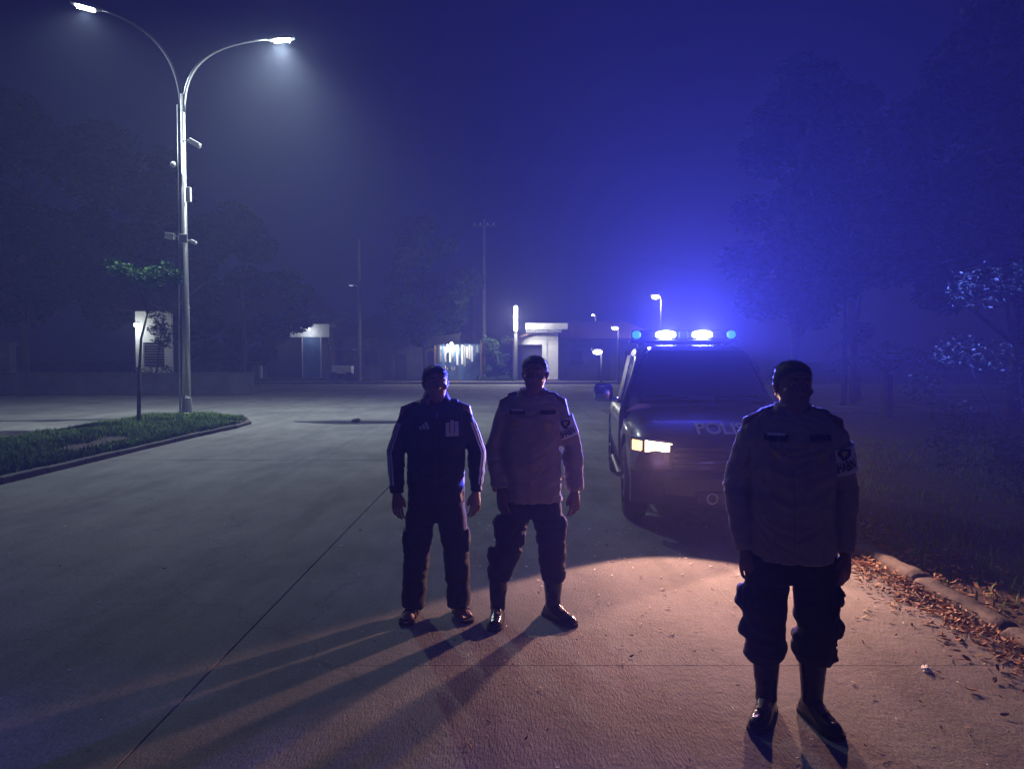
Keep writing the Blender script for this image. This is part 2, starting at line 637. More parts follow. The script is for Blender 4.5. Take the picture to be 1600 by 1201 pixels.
for s, tipx, tipy, tipz, on in ((-1, -2.05, -.55, 11.45, .10), (1, 2.35, .55, 11.1, 1.0)):
    b = NB()
    pts = bez((.03 * s, 0, 8.8), (.05 * s, 0, 10.0), (tipx * .22, tipy * .22, tipz - .35), (tipx, tipy, tipz), 14)
    tube(b, pts, [.055 - .028 * i / 14 for i in range(15)], 10)
    obj('arm', b, 'galvanised', L, True)
    d = Vector((tipx, tipy, 0)).normalized()
    Mh = Matrix.Translation((tipx, tipy, tipz)) @ Matrix.Rotation(math.atan2(d.y, d.x), 4, 'Z') @ Matrix.Rotation(R(-8), 4, 'Y')
    b = NB()
    rings = []
    for x, wd, z0, z1 in ((-.08, .05, -.03, .04), (.05, .11, -.05, .06), (.35, .15, -.05, .07), (.62, .13, -.04, .05), (.72, .07, -.02, .03)):
        rings.append([Mh @ Vector((x, q * wd, z)) for q, z in ((-1, z0), (1, z0), (.8, z1), (-.8, z1))])
    loft(b, rings)
    h = obj('lamp_head', b, 'galvanised', L)
    b = NB(); box(b, .12, .58, -.11, .11, -.075, -.052, .01, Mh)
    obj('lens', b, emit('lamp_led' if on == 1 else 'lamp_led_weak', (.93, 1, .95), 160 if on == 1 else 60), h)
    p = Mh @ Vector((.35, 0, -.14))
    if on == 1:
        point('led_spill', p, 380, (.84, 1, .95), .10, L)
        point('led_light', p, STREET_W * 1.25, (.86, 1, .97), .12, L, 'SPOT', (R(-10), R(8), 0), 146, .9)
    else:
        point('led_light', p, STREET_W * .18, (.80, .95, 1), .10, L, 'SPOT', (R(0), R(-4), 0), 150, .6)
# things clamped to the pole
def bracket_cam(z, s, ang, ln, r):
    b = NB(); tube(b, [(0, -.02, z), (.22 * s, -.12, z + .02)], .02, 6)
    br = obj('bracket', b, 'galvanised', L)
    M = Matrix.Translation((.24 * s, -.14, z)) @ Matrix.Rotation(R(ang), 4, 'Y')
    b = NB(); box(b, 0, ln * s, -r, r, -r, r, .02, M)
    tube(b, [M @ Vector((ln * s, 0, 0)), M @ Vector((ln * s + .03 * s, 0, 0))], r * .7, 10)
    obj('camera', b, 'white_plastic', br)
bracket_cam(7.95, 1, 30, .34, .075)
bracket_cam(5.2, -1, 8, .22, .07)
bracket_cam(5.08, 1, 25, .16, .055)
b = NB(); tube(b, [(0, -.02, 7.3), (-.2, -.1, 7.32)], .018, 6)
br = obj('bracket', b, 'galvanised', L)
b = NB(); ball(b, (-.25, -.1, 7.27), .085, .085, .09)
obj('dome_camera', b, 'white_plastic', br, True)
b = NB(); box(b, .11, .25, -.16, -.04, 6.2, 6.62, .015)
obj('control_box', b, 'white_plastic', L)
b = NB(); box(b, -.12, .14, -.15, -.1, 5.02, 5.28, .02)
obj('clamp_plate', b, 'galvanised', L)

# ------------------------------------------------------------------ trees
def leaves_mesh(name, clumps, per, size, m, parent, flat=.0):
    vs_, fs = [], []
    for (c, r) in clumps:
        c = Vector(c)
        k = int(per * (r if not hasattr(r, '__len__') else max(r)) ** 1.5)
        for _ in range(k):
            d = Vector((random.gauss(0, 1), random.gauss(0, 1), random.gauss(0, 1))).normalized()
            rr = random.random() ** .45
            rv = Vector(r) if hasattr(r, '__len__') else Vector((r, r, r * .8))
            p = c + Vector((d.x * rv.x, d.y * rv.y, d.z * rv.z)) * rr
            s = size * random.uniform(.5, 1.4)
            M = Matrix.Rotation(random.uniform(0, 6.28), 3, 'Z') @ Matrix.Rotation(random.uniform(-1.2, 1.2) * (1 - flat), 3, 'X') @ Matrix.Rotation(random.uniform(-.9, .9), 3, 'Y')
            i = len(vs_)
            for q in ((-s, 0, 0), (-.1 * s, .36 * s, .05 * s), (s, 0, -.1 * s), (-.1 * s, -.36 * s, .05 * s)):
                vs_.append(p + M @ Vector(q))
            fs.append((i, i + 1, i + 2, i + 3))
    me = bpy.data.meshes.new(name)
    me.from_pydata(vs_, [], fs)
    return link(name, me, m, parent)

def tree(name, loc, h, cr_, label, group=None, m='leaf_dark', crown_lo=.3, nclump=26, per=260, size=.16, trunk_r=.22, bark='bark', lean=0, tall=False, cat='tree', seed=0):
    random.seed(seed * 13 + 5)
    t = empty(name, loc, 0, label, cat, group)
    clumps = []
    for i in range(nclump):
        u = random.random()
        z = h * (crown_lo + (1 - crown_lo) * u * .93)
        prof = math.sin(math.pi * (.12 + .8 * u)) ** (.7 if not tall else 1.2)
        rr = cr_ * prof * math.sqrt(random.random())
        a = random.uniform(0, 6.28)
        clumps.append(((rr * math.cos(a) + lean * u, rr * math.sin(a), z), cr_ * random.uniform(.17, .38)))
    b = NB()
    tube(b, [(0, 0, 0), (.05 * h * random.uniform(-.4, .4), 0, h * .25), (lean * .4, 0, h * .55), (lean * .8, 0, h * .86)], [trunk_r, trunk_r * .75, trunk_r * .45, trunk_r * .12], 10)
    for c, r in random.sample(clumps, min(len(clumps), 12)):
        z0 = min(h * .7, max(h * .18, c[2] - cr_ * .6))
        tube(b, [(lean * z0 / h * .7, 0, z0), Vector((c[0] * .45, c[1] * .45, (z0 + c[2]) / 2 + .1)), c], [trunk_r * .38, trunk_r * .22, trunk_r * .05], 6)
    obj('trunk', b, bark, t, True)
    leaves_mesh('crown', clumps, per, size, m, t)
    return t

GL = 'dark trees beyond the left road'
tree('roadside_tree', (-33, 36, 0), 13, 5.5, 'dark broad tree at the far left edge of the picture', GL, seed=1, size=.22, per=700)
tree('roadside_tree', (-27, 41, 0), 16, 6.0, 'tall dark tree under the left lamp head of the street lamp', GL, seed=2, size=.24, per=700)
tree('roadside_tree', (-21.5, 44, 0), 14.5, 5.0, 'dark tree rising behind the double-armed lamp pole', GL, seed=3, size=.24, per=700)
tree('roadside_tree', (-27, 31, 0), 7.5, 3.6, 'lower dark bushy tree left of the lit white house', GL, seed=4, size=.18, crown_lo=.12)
tree('roadside_tree', (-38, 31, 0), 9, 4.5, 'low dark tree cut by the left picture edge', GL, seed=5, size=.2, crown_lo=.1)
tree('roadside_tree', (-17.2, 47, 0), 11, 4.0, 'dark tree between the lamp pole and the shop with the pale fascia', GL, seed=6, size=.24, per=700, crown_lo=.15)
tree('round_tree', (-7.0, 60, 0), 13.2, 3.6, 'rounded dark tree silhouetted against the sky left of the tube light', None, seed=7, size=.28, per=1100, crown_lo=.25, nclump=44)
GR = 'dark trees behind the right verge'
tree('verge_tree', (11.6, 13.5, 0), 11.5, 3.6, 'big dark tree filling the upper right corner of the picture', GR, seed=8, size=.15, nclump=42, per=900, crown_lo=.3)
tree('verge_tree', (13.6, 20, 0), 10.2, 3.6, 'dark tree just left of the big corner tree on the right', GR, seed=9, size=.18, nclump=36, per=900)
tree('verge_tree', (10.5, 27, 0), 12.8, 3.0, 'slim dark tree standing above the right officer beyond the truck', GR, seed=10, size=.2, tall=True, per=620, crown_lo=.2, nclump=34)
tree('verge_tree', (14.5, 31, 0), 13.5, 3.2, 'tall faint tree behind the slim one, right of the light bar', GR, seed=11, size=.22, tall=True, per=620, crown_lo=.2, nclump=34)
tree('bare_trunk_tree', (12.4, 27.5, 0), 8.5, 2.4, 'thin straight trunk with a high sparse crown right of the right officer', None, seed=12, size=.16, crown_lo=.62, nclump=16, trunk_r=.12)
tree('bare_trunk_tree', (13.4, 29.0, 0), 9.0, 2.2, 'second thin straight trunk beside the bare trunk right of the right officer', None, seed=13, size=.16, crown_lo=.62, nclump=16, trunk_r=.13)
# shrub that catches the blue light
random.seed(40)
sh = empty('verge_shrub', (5.35, 7.5, -.03), 0, 'leafy shrub at the right edge glinting in the blue light', 'shrub')
b = NB()
for i in range(9):
    a = random.uniform(0, 6.28)
    tube(b, [(0, 0, 0), (.3 * math.cos(a), .3 * math.sin(a), .9), (.7 * math.cos(a), .7 * math.sin(a), random.uniform(1.2, 2.0))], [.02, .012, .004], 6)
obj('stem', b, 'bark', sh)
cl_ = []
for i in range(46):
    a = random.uniform(0, 6.28); rr = 1.25 * math.sqrt(random.random()); z = random.uniform(.5, 2.7)
    k = math.sin(math.pi * min(1, z / 3.0)) ** .6
    cl_.append(((rr * k * math.cos(a), rr * k * math.sin(a), z), random.uniform(.16, .34)))
leaves_mesh('foliage', cl_, 1500, .032, 'leaf', sh)
# low palm
pt = empty('fan_palm', (11.2, 22.0, -.03), 0, 'low dark palm with drooping fronds right of the bare trunks', 'palm')
b = NB(); tube(b, [(0, 0, 0), (0, 0, 1.3)], [.2, .16], 10)
obj('trunk', b, 'bark', pt)
for i in range(13):
    a = i * 2.4
    vs_, fs = [], []
    e = random.uniform(.3, 1.1)
    pp = bez((0, 0, 1.3), (.5 * math.cos(a), .5 * math.sin(a), 1.6 + e), (1.2 * math.cos(a), 1.2 * math.sin(a), 1.6 + e), (1.9 * math.cos(a), 1.9 * math.sin(a), 1.0 + e * .8), 14)
    sd_ = Vector((-math.sin(a), math.cos(a), 0))
    for j in range(1, 14):
        l = .45 * math.sin(math.pi * (j + 1.5) / 17)
        d = (pp[j + 1] - pp[j]).normalized() if j < 14 else Vector()
        for s in (-1, 1):
            k = len(vs_)
            tipp = pp[j] + sd_ * s * l + d * l * .5 - Vector((0, 0, .35 * l))
            vs_ += [pp[j] - d * .025, pp[j] + d * .025, tipp]
            fs.append((k, k + 1, k + 2))
    b = NB()
    tube(b, pp, [.02 - .001 * j for j in range(15)], 5)
    tmp = bpy.data.meshes.new('frond'); tmp.from_pydata(vs_, [], fs)
    b.from_mesh(tmp)
    fr_ = obj('frond', b, 'leaf_dark', pt)

# young tree on the median
random.seed(3)
yt = empty('young_tree', (-9.65, 19.0, .04), 0, 'young thin tree with a small umbrella crown on the median', 'tree')
b = NB()
tube(b, [(0, 0, 0), (.03, 0, 1.2), (.10, 0, 2.2), (.28, 0, 2.85)], [.055, .045, .03, .026], 8)
for e, m_ in (((-.35, .05, 4.05), (.1, 0, 3.3)), ((.05, -.1, 3.95), (.2, 0, 3.3)), ((.75, .1, 4.0), (.5, 0, 3.3)), ((.45, -.2, 3.8), (.38, 0, 3.3)), ((-.1, .3, 3.9), (.1, .1, 3.4))):
    tube(b, [(.27, 0, 2.82), m_, e], [.02, .014, .006], 6)
obj('trunk', b, 'pale_bark', yt, True)
cl_ = [((-.62, 0, 4.15), (.2, .18, .10)), ((-.35, .1, 3.98), (.3, .25, .17)), ((.0, -.2, 3.85), (.3, .3, .2)), ((.35, .1, 3.72), (.35, .3, .22)), ((.72, 0, 3.95), (.28, .28, .28)), ((.95, .1, 3.78), (.2, .2, .25)), ((.3, .3, 3.9), (.3, .25, .2)), ((.6, -.3, 3.75), (.3, .25, .25)), ((-.3, -.3, 3.9), (.25, .2, .15))]
leaves_mesh('crown', cl_, 1300, .07, 'leaf_young', yt)

# ------------------------------------------------------------------ far side of the junction
# gatehouse
H = empty('gatehouse', (0, 56, .1), 0, 'small white gatehouse with dark doorway and tiled eave beside the tube light', 'hut')
b = NB()
HW, HD, H0, H1 = 2.65, 3.2, 3.0, 3.9
def quad(b_, *ps):
    b_.faces.new([b_.verts.new(p) for p in ps])
for x0, x1 in ((0.05, .45), (2.3, HW)):
    zz0 = H0 + (H1 - H0) * x0 / HW; zz1 = H0 + (H1 - H0) * x1 / HW
    loft(b, [[(x0, y, 0), (x1, y, 0), (x1, y, zz1), (x0, y, zz0)] for y in (0, .15)])
x0, x1 = .45, 2.3
loft(b, [[(x0, y, 2.75), (x1, y, 2.75), (x1, y, H0 + (H1 - H0) * x1 / HW), (x0, y, H0 + (H1 - H0) * x0 / HW)] for y in (0, .15)])
obj('front_wall', b, 'plaster', H)
b = NB(); box(b, HW + .003, HW + .85, .05, .2, 0, 3.75)
box(b, HW + .70, HW + .85, .203, HD, 0, 3.75)
obj('side_wall', b, 'plaster', H)
b = NB(); box(b, .05, .2, .153, HD, 0, 2.9); box(b, .2, 3.3, HD, HD + .15, 0, 2.9)
obj('rear_wall', b, 'plaster', H)
b = NB(); box(b, .46, 2.29, .4, .46, 0, 2.74)
obj('door', b, 'dark_door', H)
b = NB(); box(b, .05, 3.6, -.35, .0, 0, .12, .02)
obj('door_step', b, 'kerb_concrete', H)
b = NB()
loft(b, [[(-.15, y, H0 + .02), (HW + .3, y, H1 + .12), (HW + .3, y, H1 + .26), (-.15, y, H0 + .16)] for y in (-.45, HD + .3)])
rf = obj('roof', b, 'roof_tile', H)
for i in range(18):
    x = 1.1 + i * .15
    b = NB(); tube(b, [(x, -.5, 3.85), (x + .02, -.72, 3.62)], .06, 6)
    obj('eave_tile', b, 'tin', rf)
b = NB(); box(b, 1.0, 4.2, -.56, -.40, 3.88, 4.35, .02)
obj('eave_board', b, 'plaster_old', rf)
b = NB(); box(b, HW + .3, HW + 1.9, -.2, HD, 3.78, 3.9, .01)
obj('side_canopy', b, 'tin', rf)
# tube light post
T = empty('tube_light_post', (.28, 54.6, .1), 0, 'pale post carrying a glowing vertical tube light beside the gatehouse', 'lamp')
b = NB(); tube(b, [(0, 0, 0), (0, 0, 3.7), (0, 0, 5.5)], [.16, .15, .06], 12)
obj('post', b, 'pole_concrete', T)
b = NB(); box(b, -.09, .09, -.22, -.1, 3.65, 5.6, .02)
obj('fixture', b, 'white_plastic', T)
b = NB(); tube(b, [(0, -.32, 3.78), (0, -.32, 5.48)], .125, 14)
obj('tube', b, emit('tube_glow', (1, .96, .78), 45), T)
for z in (4.0, 4.6, 5.2):
    point('tube_glow', (.0, -.62, z), 420, (1, .97, .85), .1, T)
# roadside kiosk with hanging goods
K = empty('kiosk', (-4.2, 54.6, .1), 0, 'cluttered roadside kiosk with slanted awning, bulb and hanging goods', 'kiosk')
for x in (-1.5, 1.9):
    for y in (0, 1.6):
        b = NB(); box(b, x - .05, x + .05, y - .05, y + .05, 0, 2.9)
        obj('post', b, 'wood', K)
b = NB(); box(b, -1.5, 1.9, 1.62, 1.68, 0, 2.8)
obj('back_panel', b, 'blue_paint', K)
b = NB()
loft(b, [[(-2.2, y, z0), (.3, y, z1), (.3, y, z1 + .05), (-2.2, y, z0 + .05)] for y, z0, z1 in ((-1.1, 2.45, 3.0), (1.7, 3.2, 3.6))])
obj('awning', b, 'tin', K)
b = NB(); box(b, -1.4, .2, .25, .7, .78, .84, .01); box(b, -1.4, .2, .25, .7, 0, .1)
obj('counter', b, 'wood', K)
random.seed(11)
for i in range(16):
    x = -1.1 + i * .18
    z1 = random.uniform(2.5, 2.8); h_ = random.uniform(.5, 1.7)
    b = NB(); box(b, x - .07, x + .07, -.05, .02, z1 - h_, z1, .02)
    obj('hanging_packet', b, random.choice(['sign_white', 'blue_paint', 'sign_white', 'tin', 'plaster_old']), K)
for i in range(9):
    x = -1.3 + i * .17; h_ = random.uniform(.15, .35)
    b = NB(); tube(b, [(x, .45, .845), (x, .45, .845 + h_ * .7), (x, .45, .845 + h_)], [.055, .055, .02], 8)
    obj('jar', b, random.choice(['sign_white', 'tin', 'blue_paint']), K)
b = NB(); ball(b, (-.25, -.35, 2.75), .09, .09, .12)
obj('bulb', b, emit('bulb', (1, .95, .7), 60), K)
point('bulb_light', (-.25, -.6, 2.7), 220, (1, .97, .85), .08, K)
# hedge right of the kiosk
random.seed(12)
hd = empty('low_hedge', (-1.4, 54.2, .1), 0, 'low clipped hedge between the kiosk and the tube light post', 'hedge')
leaves_mesh('foliage', [((x * .32 - 1.0, random.uniform(-.1, .1), .22), .3) for x in range(9)], 500, .07, 'leaf', hd)
hd2 = empty('ornamental_bush', (-1.2, 55.8, .1), 0, 'tall loose bush hanging over the wall between kiosk and gatehouse', 'bush')
leaves_mesh('foliage', [((random.uniform(-.9, .9), random.uniform(-.4, .4), random.uniform(.6, 3.2)), random.uniform(.3, .5)) for x in range(22)], 300, .11, 'leaf', hd2)

# shop with the pale fascia on the left
S_ = empty('roadside_shop', (-17, 56, .1), 0, 'closed roadside shop with pale fascia board and blue pillar on the left', 'shop')
b = NB(); box(b, -3.2, 3.1, 1.2, 1.4, 0, 3.6)
obj('back_wall', b, 'dark_wall', S_)
b = NB(); box(b, -3.4, -.02, -.1, .1, 3.35, 4.1, .02)
obj('dark_fascia', b, 'plaster_old', S_)
b = NB(); box(b, .22, 3.15, -.25, -.05, 3.3, 4.3, .02)
obj('pale_fascia', b, 'sign_white', S_)
for x in (-.9, 1.75):  # invented bulbs and lights, added to brighten both fascia boards
    b = NB(); tube(b, [(x, -.5, 3.95), (x, -.27, 4.3)], .015, 6)
    fb_ = obj('added_bulb_bracket', b, 'galvanised', S_)
    b = NB(); ball(b, (x, -.55, 3.9), .06, .06, .08)
    obj('bulb', b, emit('added_shop_bulb', (.95, .97, 1), 8), fb_)  # invented bulb, added with the fascia fill light
    point('added_fascia_fill', (x, -.95, 3.55), 22, (.85, .93, 1), .07, S_)
b = NB(); box(b, 1.15, 2.5, -.15, .15, .25, 3.29, .01)
pl = obj('pillar', b, 'blue_paint', S_)
for x in (1.1, 2.5):
    b = NB(); box(b, x, x + .06, -.18, -.152, .25, 3.29)
    obj('pillar_edge', b, 'sign_white', pl)
b = NB(); box(b, -2.15, -2.0, -.1, .1, 0, 3.34)
obj('post', b, 'plaster', S_)
b = NB(); box(b, -1.9, 1.0, .9, .96, 0, 3.2)
obj('shutter', b, 'dark_door', S_)
b = NB(); box(b, -3.4, 3.2, -1.0, 1.4, 0, .22, .03)
obj('step', b, 'kerb_concrete', S_)
b = NB(); box(b, -3.6, 3.3, -.04, 1.5, 4.12, 4.22)
obj('roof', b, 'tin', S_)
cb = empty('climbing_bush', (-13.6, 56.2, .1), 0, 'bush with bright leaves above the pale fascia of the shop', 'bush')
random.seed(14)
b = NB(); tube(b, [(0, 0, 0), (-.4, .1, 3), (-.7, .1, 4.4)], [.1, .08, .03], 8)
obj('stem', b, 'bark', cb)
leaves_mesh('foliage', [((random.uniform(-2.2, .9), random.uniform(-.5, .5), random.uniform(4.3, 5.2)), random.uniform(.25, .5)) for x in range(16)], 260, .13, 'leaf', cb)
ct = empty('food_cart', (-12.7, 55.3, .1), 0, 'small covered food cart parked right of the shop with blue pillar', 'cart')
b = NB(); box(b, -.75, .75, -.4, .4, .55, 1.15, .03)
obj('body', b, 'sign_white', ct)
b = NB(); box(b, -.9, .9, -.5, .5, 2.3, 2.4, .03)
obj('canopy', b, 'blue_paint', ct)
for x in (-.7, .7):
    for y in (-.35, .35):
        b = NB(); box(b, x - .025, x + .025, y - .025, y + .025, 1.15, 2.3)
        obj('canopy_post', b, 'wood', ct)
    b = NB(); tube(b, [(x * .8, -.46, .35), (x * .8, -.40, .35)], .34, 16)
    obj('wheel', b, 'rubber', ct)
# lit white house behind the young tree
W = empty('white_house', (-18.7, 38.5, 0), 0, 'white house front lit by a wall lamp, seen behind the young tree', 'house')
b = NB()
box(b, -.95, -.55, 0, .15, 0, 4.3); box(b, .55, .95, 0, .15, 0, 4.3); box(b, -.55, .55, 0, .15, 0, 1.3); box(b, -.55, .55, 0, .15, 2.6, 4.3)
obj('wall', b, 'plaster', W)
wn = NB(); box(wn, -.55, .55, .12, .16, 1.3, 2.6)
wo_ = obj('window', wn, 'car_glass', W)
for i in range(9):
    b = NB(); box(b, -.55, .55, .02, .1, 1.34 + i * .14, 1.36 + i * .14, 0, Matrix.Translation((0, 0, 0)))
    obj('louvre', b, 'plaster_old', wo_)
b = NB(); loft(b, [[(-1.4, y, z), (1.5, y, z), (1.5, y, z + .1), (-1.4, y, z + .1)] for y, z in ((-1.1, 4.15), (3, 6.0))])
obj('roof', b, 'roof_tile', W)
b = NB(); box(b, -.95, -.75, -.16, 0, 3.45, 3.6, .01); ball(b, (-.85, -.2, 3.45), .06, .06, .06)
obj('wall_lamp', b, emit('wall_lamp', (.92, 1, .96), 3), W)
point('wall_lamp_light', (-.85, -.75, 3.2), 55, (.9, 1, .97), .08, W)
gw = empty('garden_wall', (-19, 35.5, 0), 0, 'low grey garden wall in front of the lit white house', 'wall')
b = NB(); box(b, -9, 6.5, 0, .2, 0, 1.0, .02)
obj('wall', b, 'dark_wall', gw)
b = NB(); box(b, -9.05, 6.55, -.05, .25, 1.003, 1.08, .01)
obj('coping', b, 'dark_wall', gw)
random.seed(16)
gb = empty('garden_bush', (-17.8, 36.6, 0), 0, 'dark bush growing in front of the lit white house', 'bush')
b = NB(); tube(b, [(0, 0, 0), (.2, 0, 1.5), (.5, 0, 3.6)], [.08, .06, .02], 8)
obj('stem', b, 'bark', gb)
leaves_mesh('foliage', [((random.uniform(.0, 1.2), random.uniform(-.3, .3), random.uniform(2.4, 4.8)), random.uniform(.22, .42)) for x in range(24)] + [((random.uniform(-1.4, 1.6), 0, random.uniform(.7, 1.2)), .35) for x in range(8)], 260, .11, 'leaf', gb)
for i, (x, lab) in enumerate(((-31.2, 'left of two pale gate pillars at the far left edge'), (-29.4, 'right of two pale gate pillars at the far left edge'))):
    g_ = empty('gate_pillar', (x, 43, 0), 0, lab, 'pillar', 'gate pillars')
    b = NB(); box(b, -.3, .3, -.3, .3, 0, 2.5, .03)
    obj('shaft', b, 'plaster_old', g_)
    b = NB(); box(b, -.38, .38, -.38, .38, 2.503, 2.7, .04)
    obj('cap', b, 'plaster_old', g_)
# dark houses closing the view
def house(loc, wd, dp, h, rh, label, seed):
    g = empty('dark_house', loc, 0, label, 'house', 'unlit houses across the junction')
    b = NB(); box(b, -wd / 2, wd / 2, 0, dp, 0, h)
    obj('wall', b, 'dark_wall', g)
    b = NB()
    e = .6
    A = [(-wd / 2 - e, -e, h + .003), (wd / 2 + e, -e, h + .003), (wd / 2 + e, dp + e, h + .003), (-wd / 2 - e, dp + e, h + .003)]
    B_ = [(-wd / 4, dp / 2 - .05, h + rh), (wd / 4, dp / 2 - .05, h + rh), (wd / 4, dp / 2 + .05, h + rh), (-wd / 4, dp / 2 + .05, h + rh)]
    loft(b, [A, B_])
    obj('roof', b, 'roof_tile', g)
    for i in range(2):
        x = -wd / 4 + i * wd / 2
        b = NB(); box(b, x - .6, x + .6, -.03, .05, 1.2, 2.5, .01)
        wf = obj('window', b, 'wood', g)
        b = NB(); box(b, x - .5, x + .5, -.05, -.032, 1.3, 2.4)
        obj('pane', b, 'car_glass', wf)
    b = NB(); box(b, -.5, .5, -.03, .05, 0, 2.2, .01)
    obj('door', b, 'dark_door', g)
house((-21.5, 60, 0), 13, 8, 4.4, 3.6, 'dark hipped-roof house behind the shop with the pale fascia', 1)
house((-9.5, 63, 0), 10, 7, 3.6, 2.4, 'dark low house between the food cart and the kiosk', 2)
house((7.5, 60, 0), 9, 7, 3.4, 1.6, 'dark low house right of the gatehouse', 3)
# utility poles
def upole(loc, h, label, arm=True):
    g = empty('utility_pole', loc, 0, label, 'pole', 'utility poles across the junction')
    b = NB(); tube(b, [(0, 0, 0), (0, 0, h)], [.17, .11], 10)
    obj('shaft', b, 'pole_concrete', g)
    if arm:
        b = NB(); box(b, -.9, .9, -.06, .06, h - .55, h - .43)
        ar = obj('crossarm', b, 'pole_concrete', g)
        for x in (-.8, -.3, .3, .8):
            b = NB(); tube(b, [(x, 0, h - .43), (x, 0, h - .25)], [.05, .03], 8)
            obj('insulator', b, 'sign_white', ar)
    return g
up = upole((-12.0, 58, 0), 11.1, 'plain dark utility pole with a faint lamp above the dark houses', False)
b = NB(); tube(b, [(0, 0, 7.4), (-.4, -.3, 7.55)], .03, 6); box(b, -.75, -.38, -.4, -.2, 7.48, 7.58, .02)
obj('lamp_arm', b, 'galvanised', up)
b = NB(); box(b, -.7, -.42, -.38, -.22, 7.46, 7.477)
obj('lamp_lens', b, emit('faint_lens', (.7, .85, 1), 1.2), up)
upole((-2.3, 61, 0), 13.2, 'tallest dark utility pole right of the rounded tree')
upole((-3.3, 64, 0), 9.6, 'shorter dark utility pole close to the tallest one')
# overhead cables
def cable(a, b_, sag, label):
    a, b_ = Vector(a), Vector(b_)
    pts = [a.lerp(b_, i / 16) - Vector((0, 0, sag * 4 * (i / 16) * (1 - i / 16))) for i in range(17)]
    b = NB(); tube(b, pts, .02, 5)
    tag(obj('overhead_cable', b, 'black_plastic'), label, 'cable', 'overhead cables')
cable((-1.5, 61, 12.95), (30, 66, 9.5), 1.5, 'upper overhead cable running right from the tallest utility pole')
cable((-3.1, 61, 12.95), (-12, 58, 10.8), .8, 'overhead cable slung between the two utility poles above the rounded tree')
# far lamps
def far_lamp(loc, h, arm, watts, label, size=.12, strength=25, colr=(1, .97, .9)):
    g = empty('far_street_lamp', loc, 0, label, 'street lamp', 'distant lamps beyond the truck')
    b = NB(); tube(b, [(0, 0, 0), (0, 0, h - .3), (-arm * .25, 0, h), (-arm, 0, h + .05)], [.09, .06, .045, .035], 8)
    obj('pole', b, 'pole_concrete', g, True)
    b = NB(); box(b, -arm - size * 2.2, -arm + size, -size, size, h, h + size * .8, .02)
    hd_ = obj('lamp_head', b, 'galvanised', g)
    b = NB(); ball(b, (-arm - size * .6, -size * .6, h - size * .3), size * 1.3, size, size * .7)
    obj('lens', b, emit('far_lens%d' % strength, colr, strength), hd_)
    point('far_glow', (-arm - size * .6, -size * 2.2, h - size * 2.2), watts, colr, .08, g)
far_lamp((11.8, 58.5, 0), 6.7, .35, 320, 'far street lamp with short arm just above the light bar', .22, 30)
far_lamp((8.6, 76, 0), 6.3, .2, 12, 'highest of the three tiny far lamps left of the truck', .1, 30)
far_lamp((7.35, 76, 0), 4.6, .2, 12, 'lowest of the three tiny far lamps, nearest the gatehouse', .11, 30)
far_lamp((8.9, 75, 0), 5.2, .2, 12, 'middle one of the three tiny far lamps left of the truck', .11, 30)
far_lamp((7.3, 50.6, 0), 3.9, .15, 15, 'far pale lamp between the three tiny lamps and the light bar', .17, 8)
far_lamp((5.1, 42.0, 0), 2.2, .12, 10, 'short garden lamp glowing just above the truck wing mirror', .2, 14)

# ------------------------------------------------------------------ police pickup
TRK = empty('police_pickup', (2.04, 6.95, 0), R(-5.0), 'dark police pickup with lit headlamp, blue light bar and letters on the bonnet', 'pickup')
def profile(y):
    """half width, sill z, top z of the lower body at distance y behind the nose"""
    def ip(tab):
        for (a, va), (b_, vb) in zip(tab, tab[1:]):
            if y <= b_:
                t = 0 if b_ == a else max(0, (y - a) / (b_ - a))
                return va + (vb - va) * t
        return tab[-1][1]
    hw = ip([(0, .70), (.06, .78), (.18, .855), (.4, .89), (1.0, .905), (4.6, .905), (5.1, .86)])
    si = ip([(0, .42), (.3, .40), (.8, .36), (4.4, .38), (5.1, .5)])
    tp = ip([(0, .80), (.05, .87), (.14, .925), (.30, .99), (.5, 1.03), (.9, 1.065), (1.38, 1.10), (1.5, 1.07), (3.3, 1.07), (3.4, 1.07), (5.1, 1.07)])
    return hw, si, tp
b = NB()
rings = []
for y in (0, .03, .08, .14, .22, .35, .55, .8, 1.05, 1.25, 1.38, 1.5, 2.0, 2.5, 3.0, 3.3, 3.36, 3.8, 4.3, 4.8, 5.0, 5.1):
    hw, si, tp = profile(y)
    half = [(0, tp), (hw * .45, tp - .004), (hw * .72, tp - .016), (hw * .88, tp - .05), (hw * .965, tp - .13), (hw, tp - .26), (hw, .62), (hw * .985, si + .08), (hw * .93, si), (hw * .5, si - .03), (0, si - .03)]
    pts = [Vector((x, y, z)) for x, z in half] + [Vector((-x, y, z)) for x, z in half[-2:0:-1]]
    rings.append(pts)
loft(b, rings)
body = obj('body', b, 'car_paint', TRK, True)
# wheel arches cut with real holes
cut = NB()
for y in (.88, 3.98):
    for s in (-1, 1):
        tube(cut, [(s * .58, y, .40), (s * 1.1, y, .40)], .455, 32)
cm = obj('cutter', cut, 'black_plastic')
mod = body.modifiers.new('b', 'BOOLEAN')
mod.operation = 'DIFFERENCE'; mod.object = cm; mod.solver = 'EXACT'
cm.parent = TRK
dg = bpy.context.evaluated_depsgraph_get()
nm = bpy.data.meshes.new_from_object(body.evaluated_get(dg))
body.modifiers.clear(); body.data = nm
nm.materials.clear(); nm.materials.append(MATS['car_paint'])
try:
    nm.set_sharp_from_angle(angle=R(40))
except Exception:
    pass
bpy.data.objects.remove(cm)
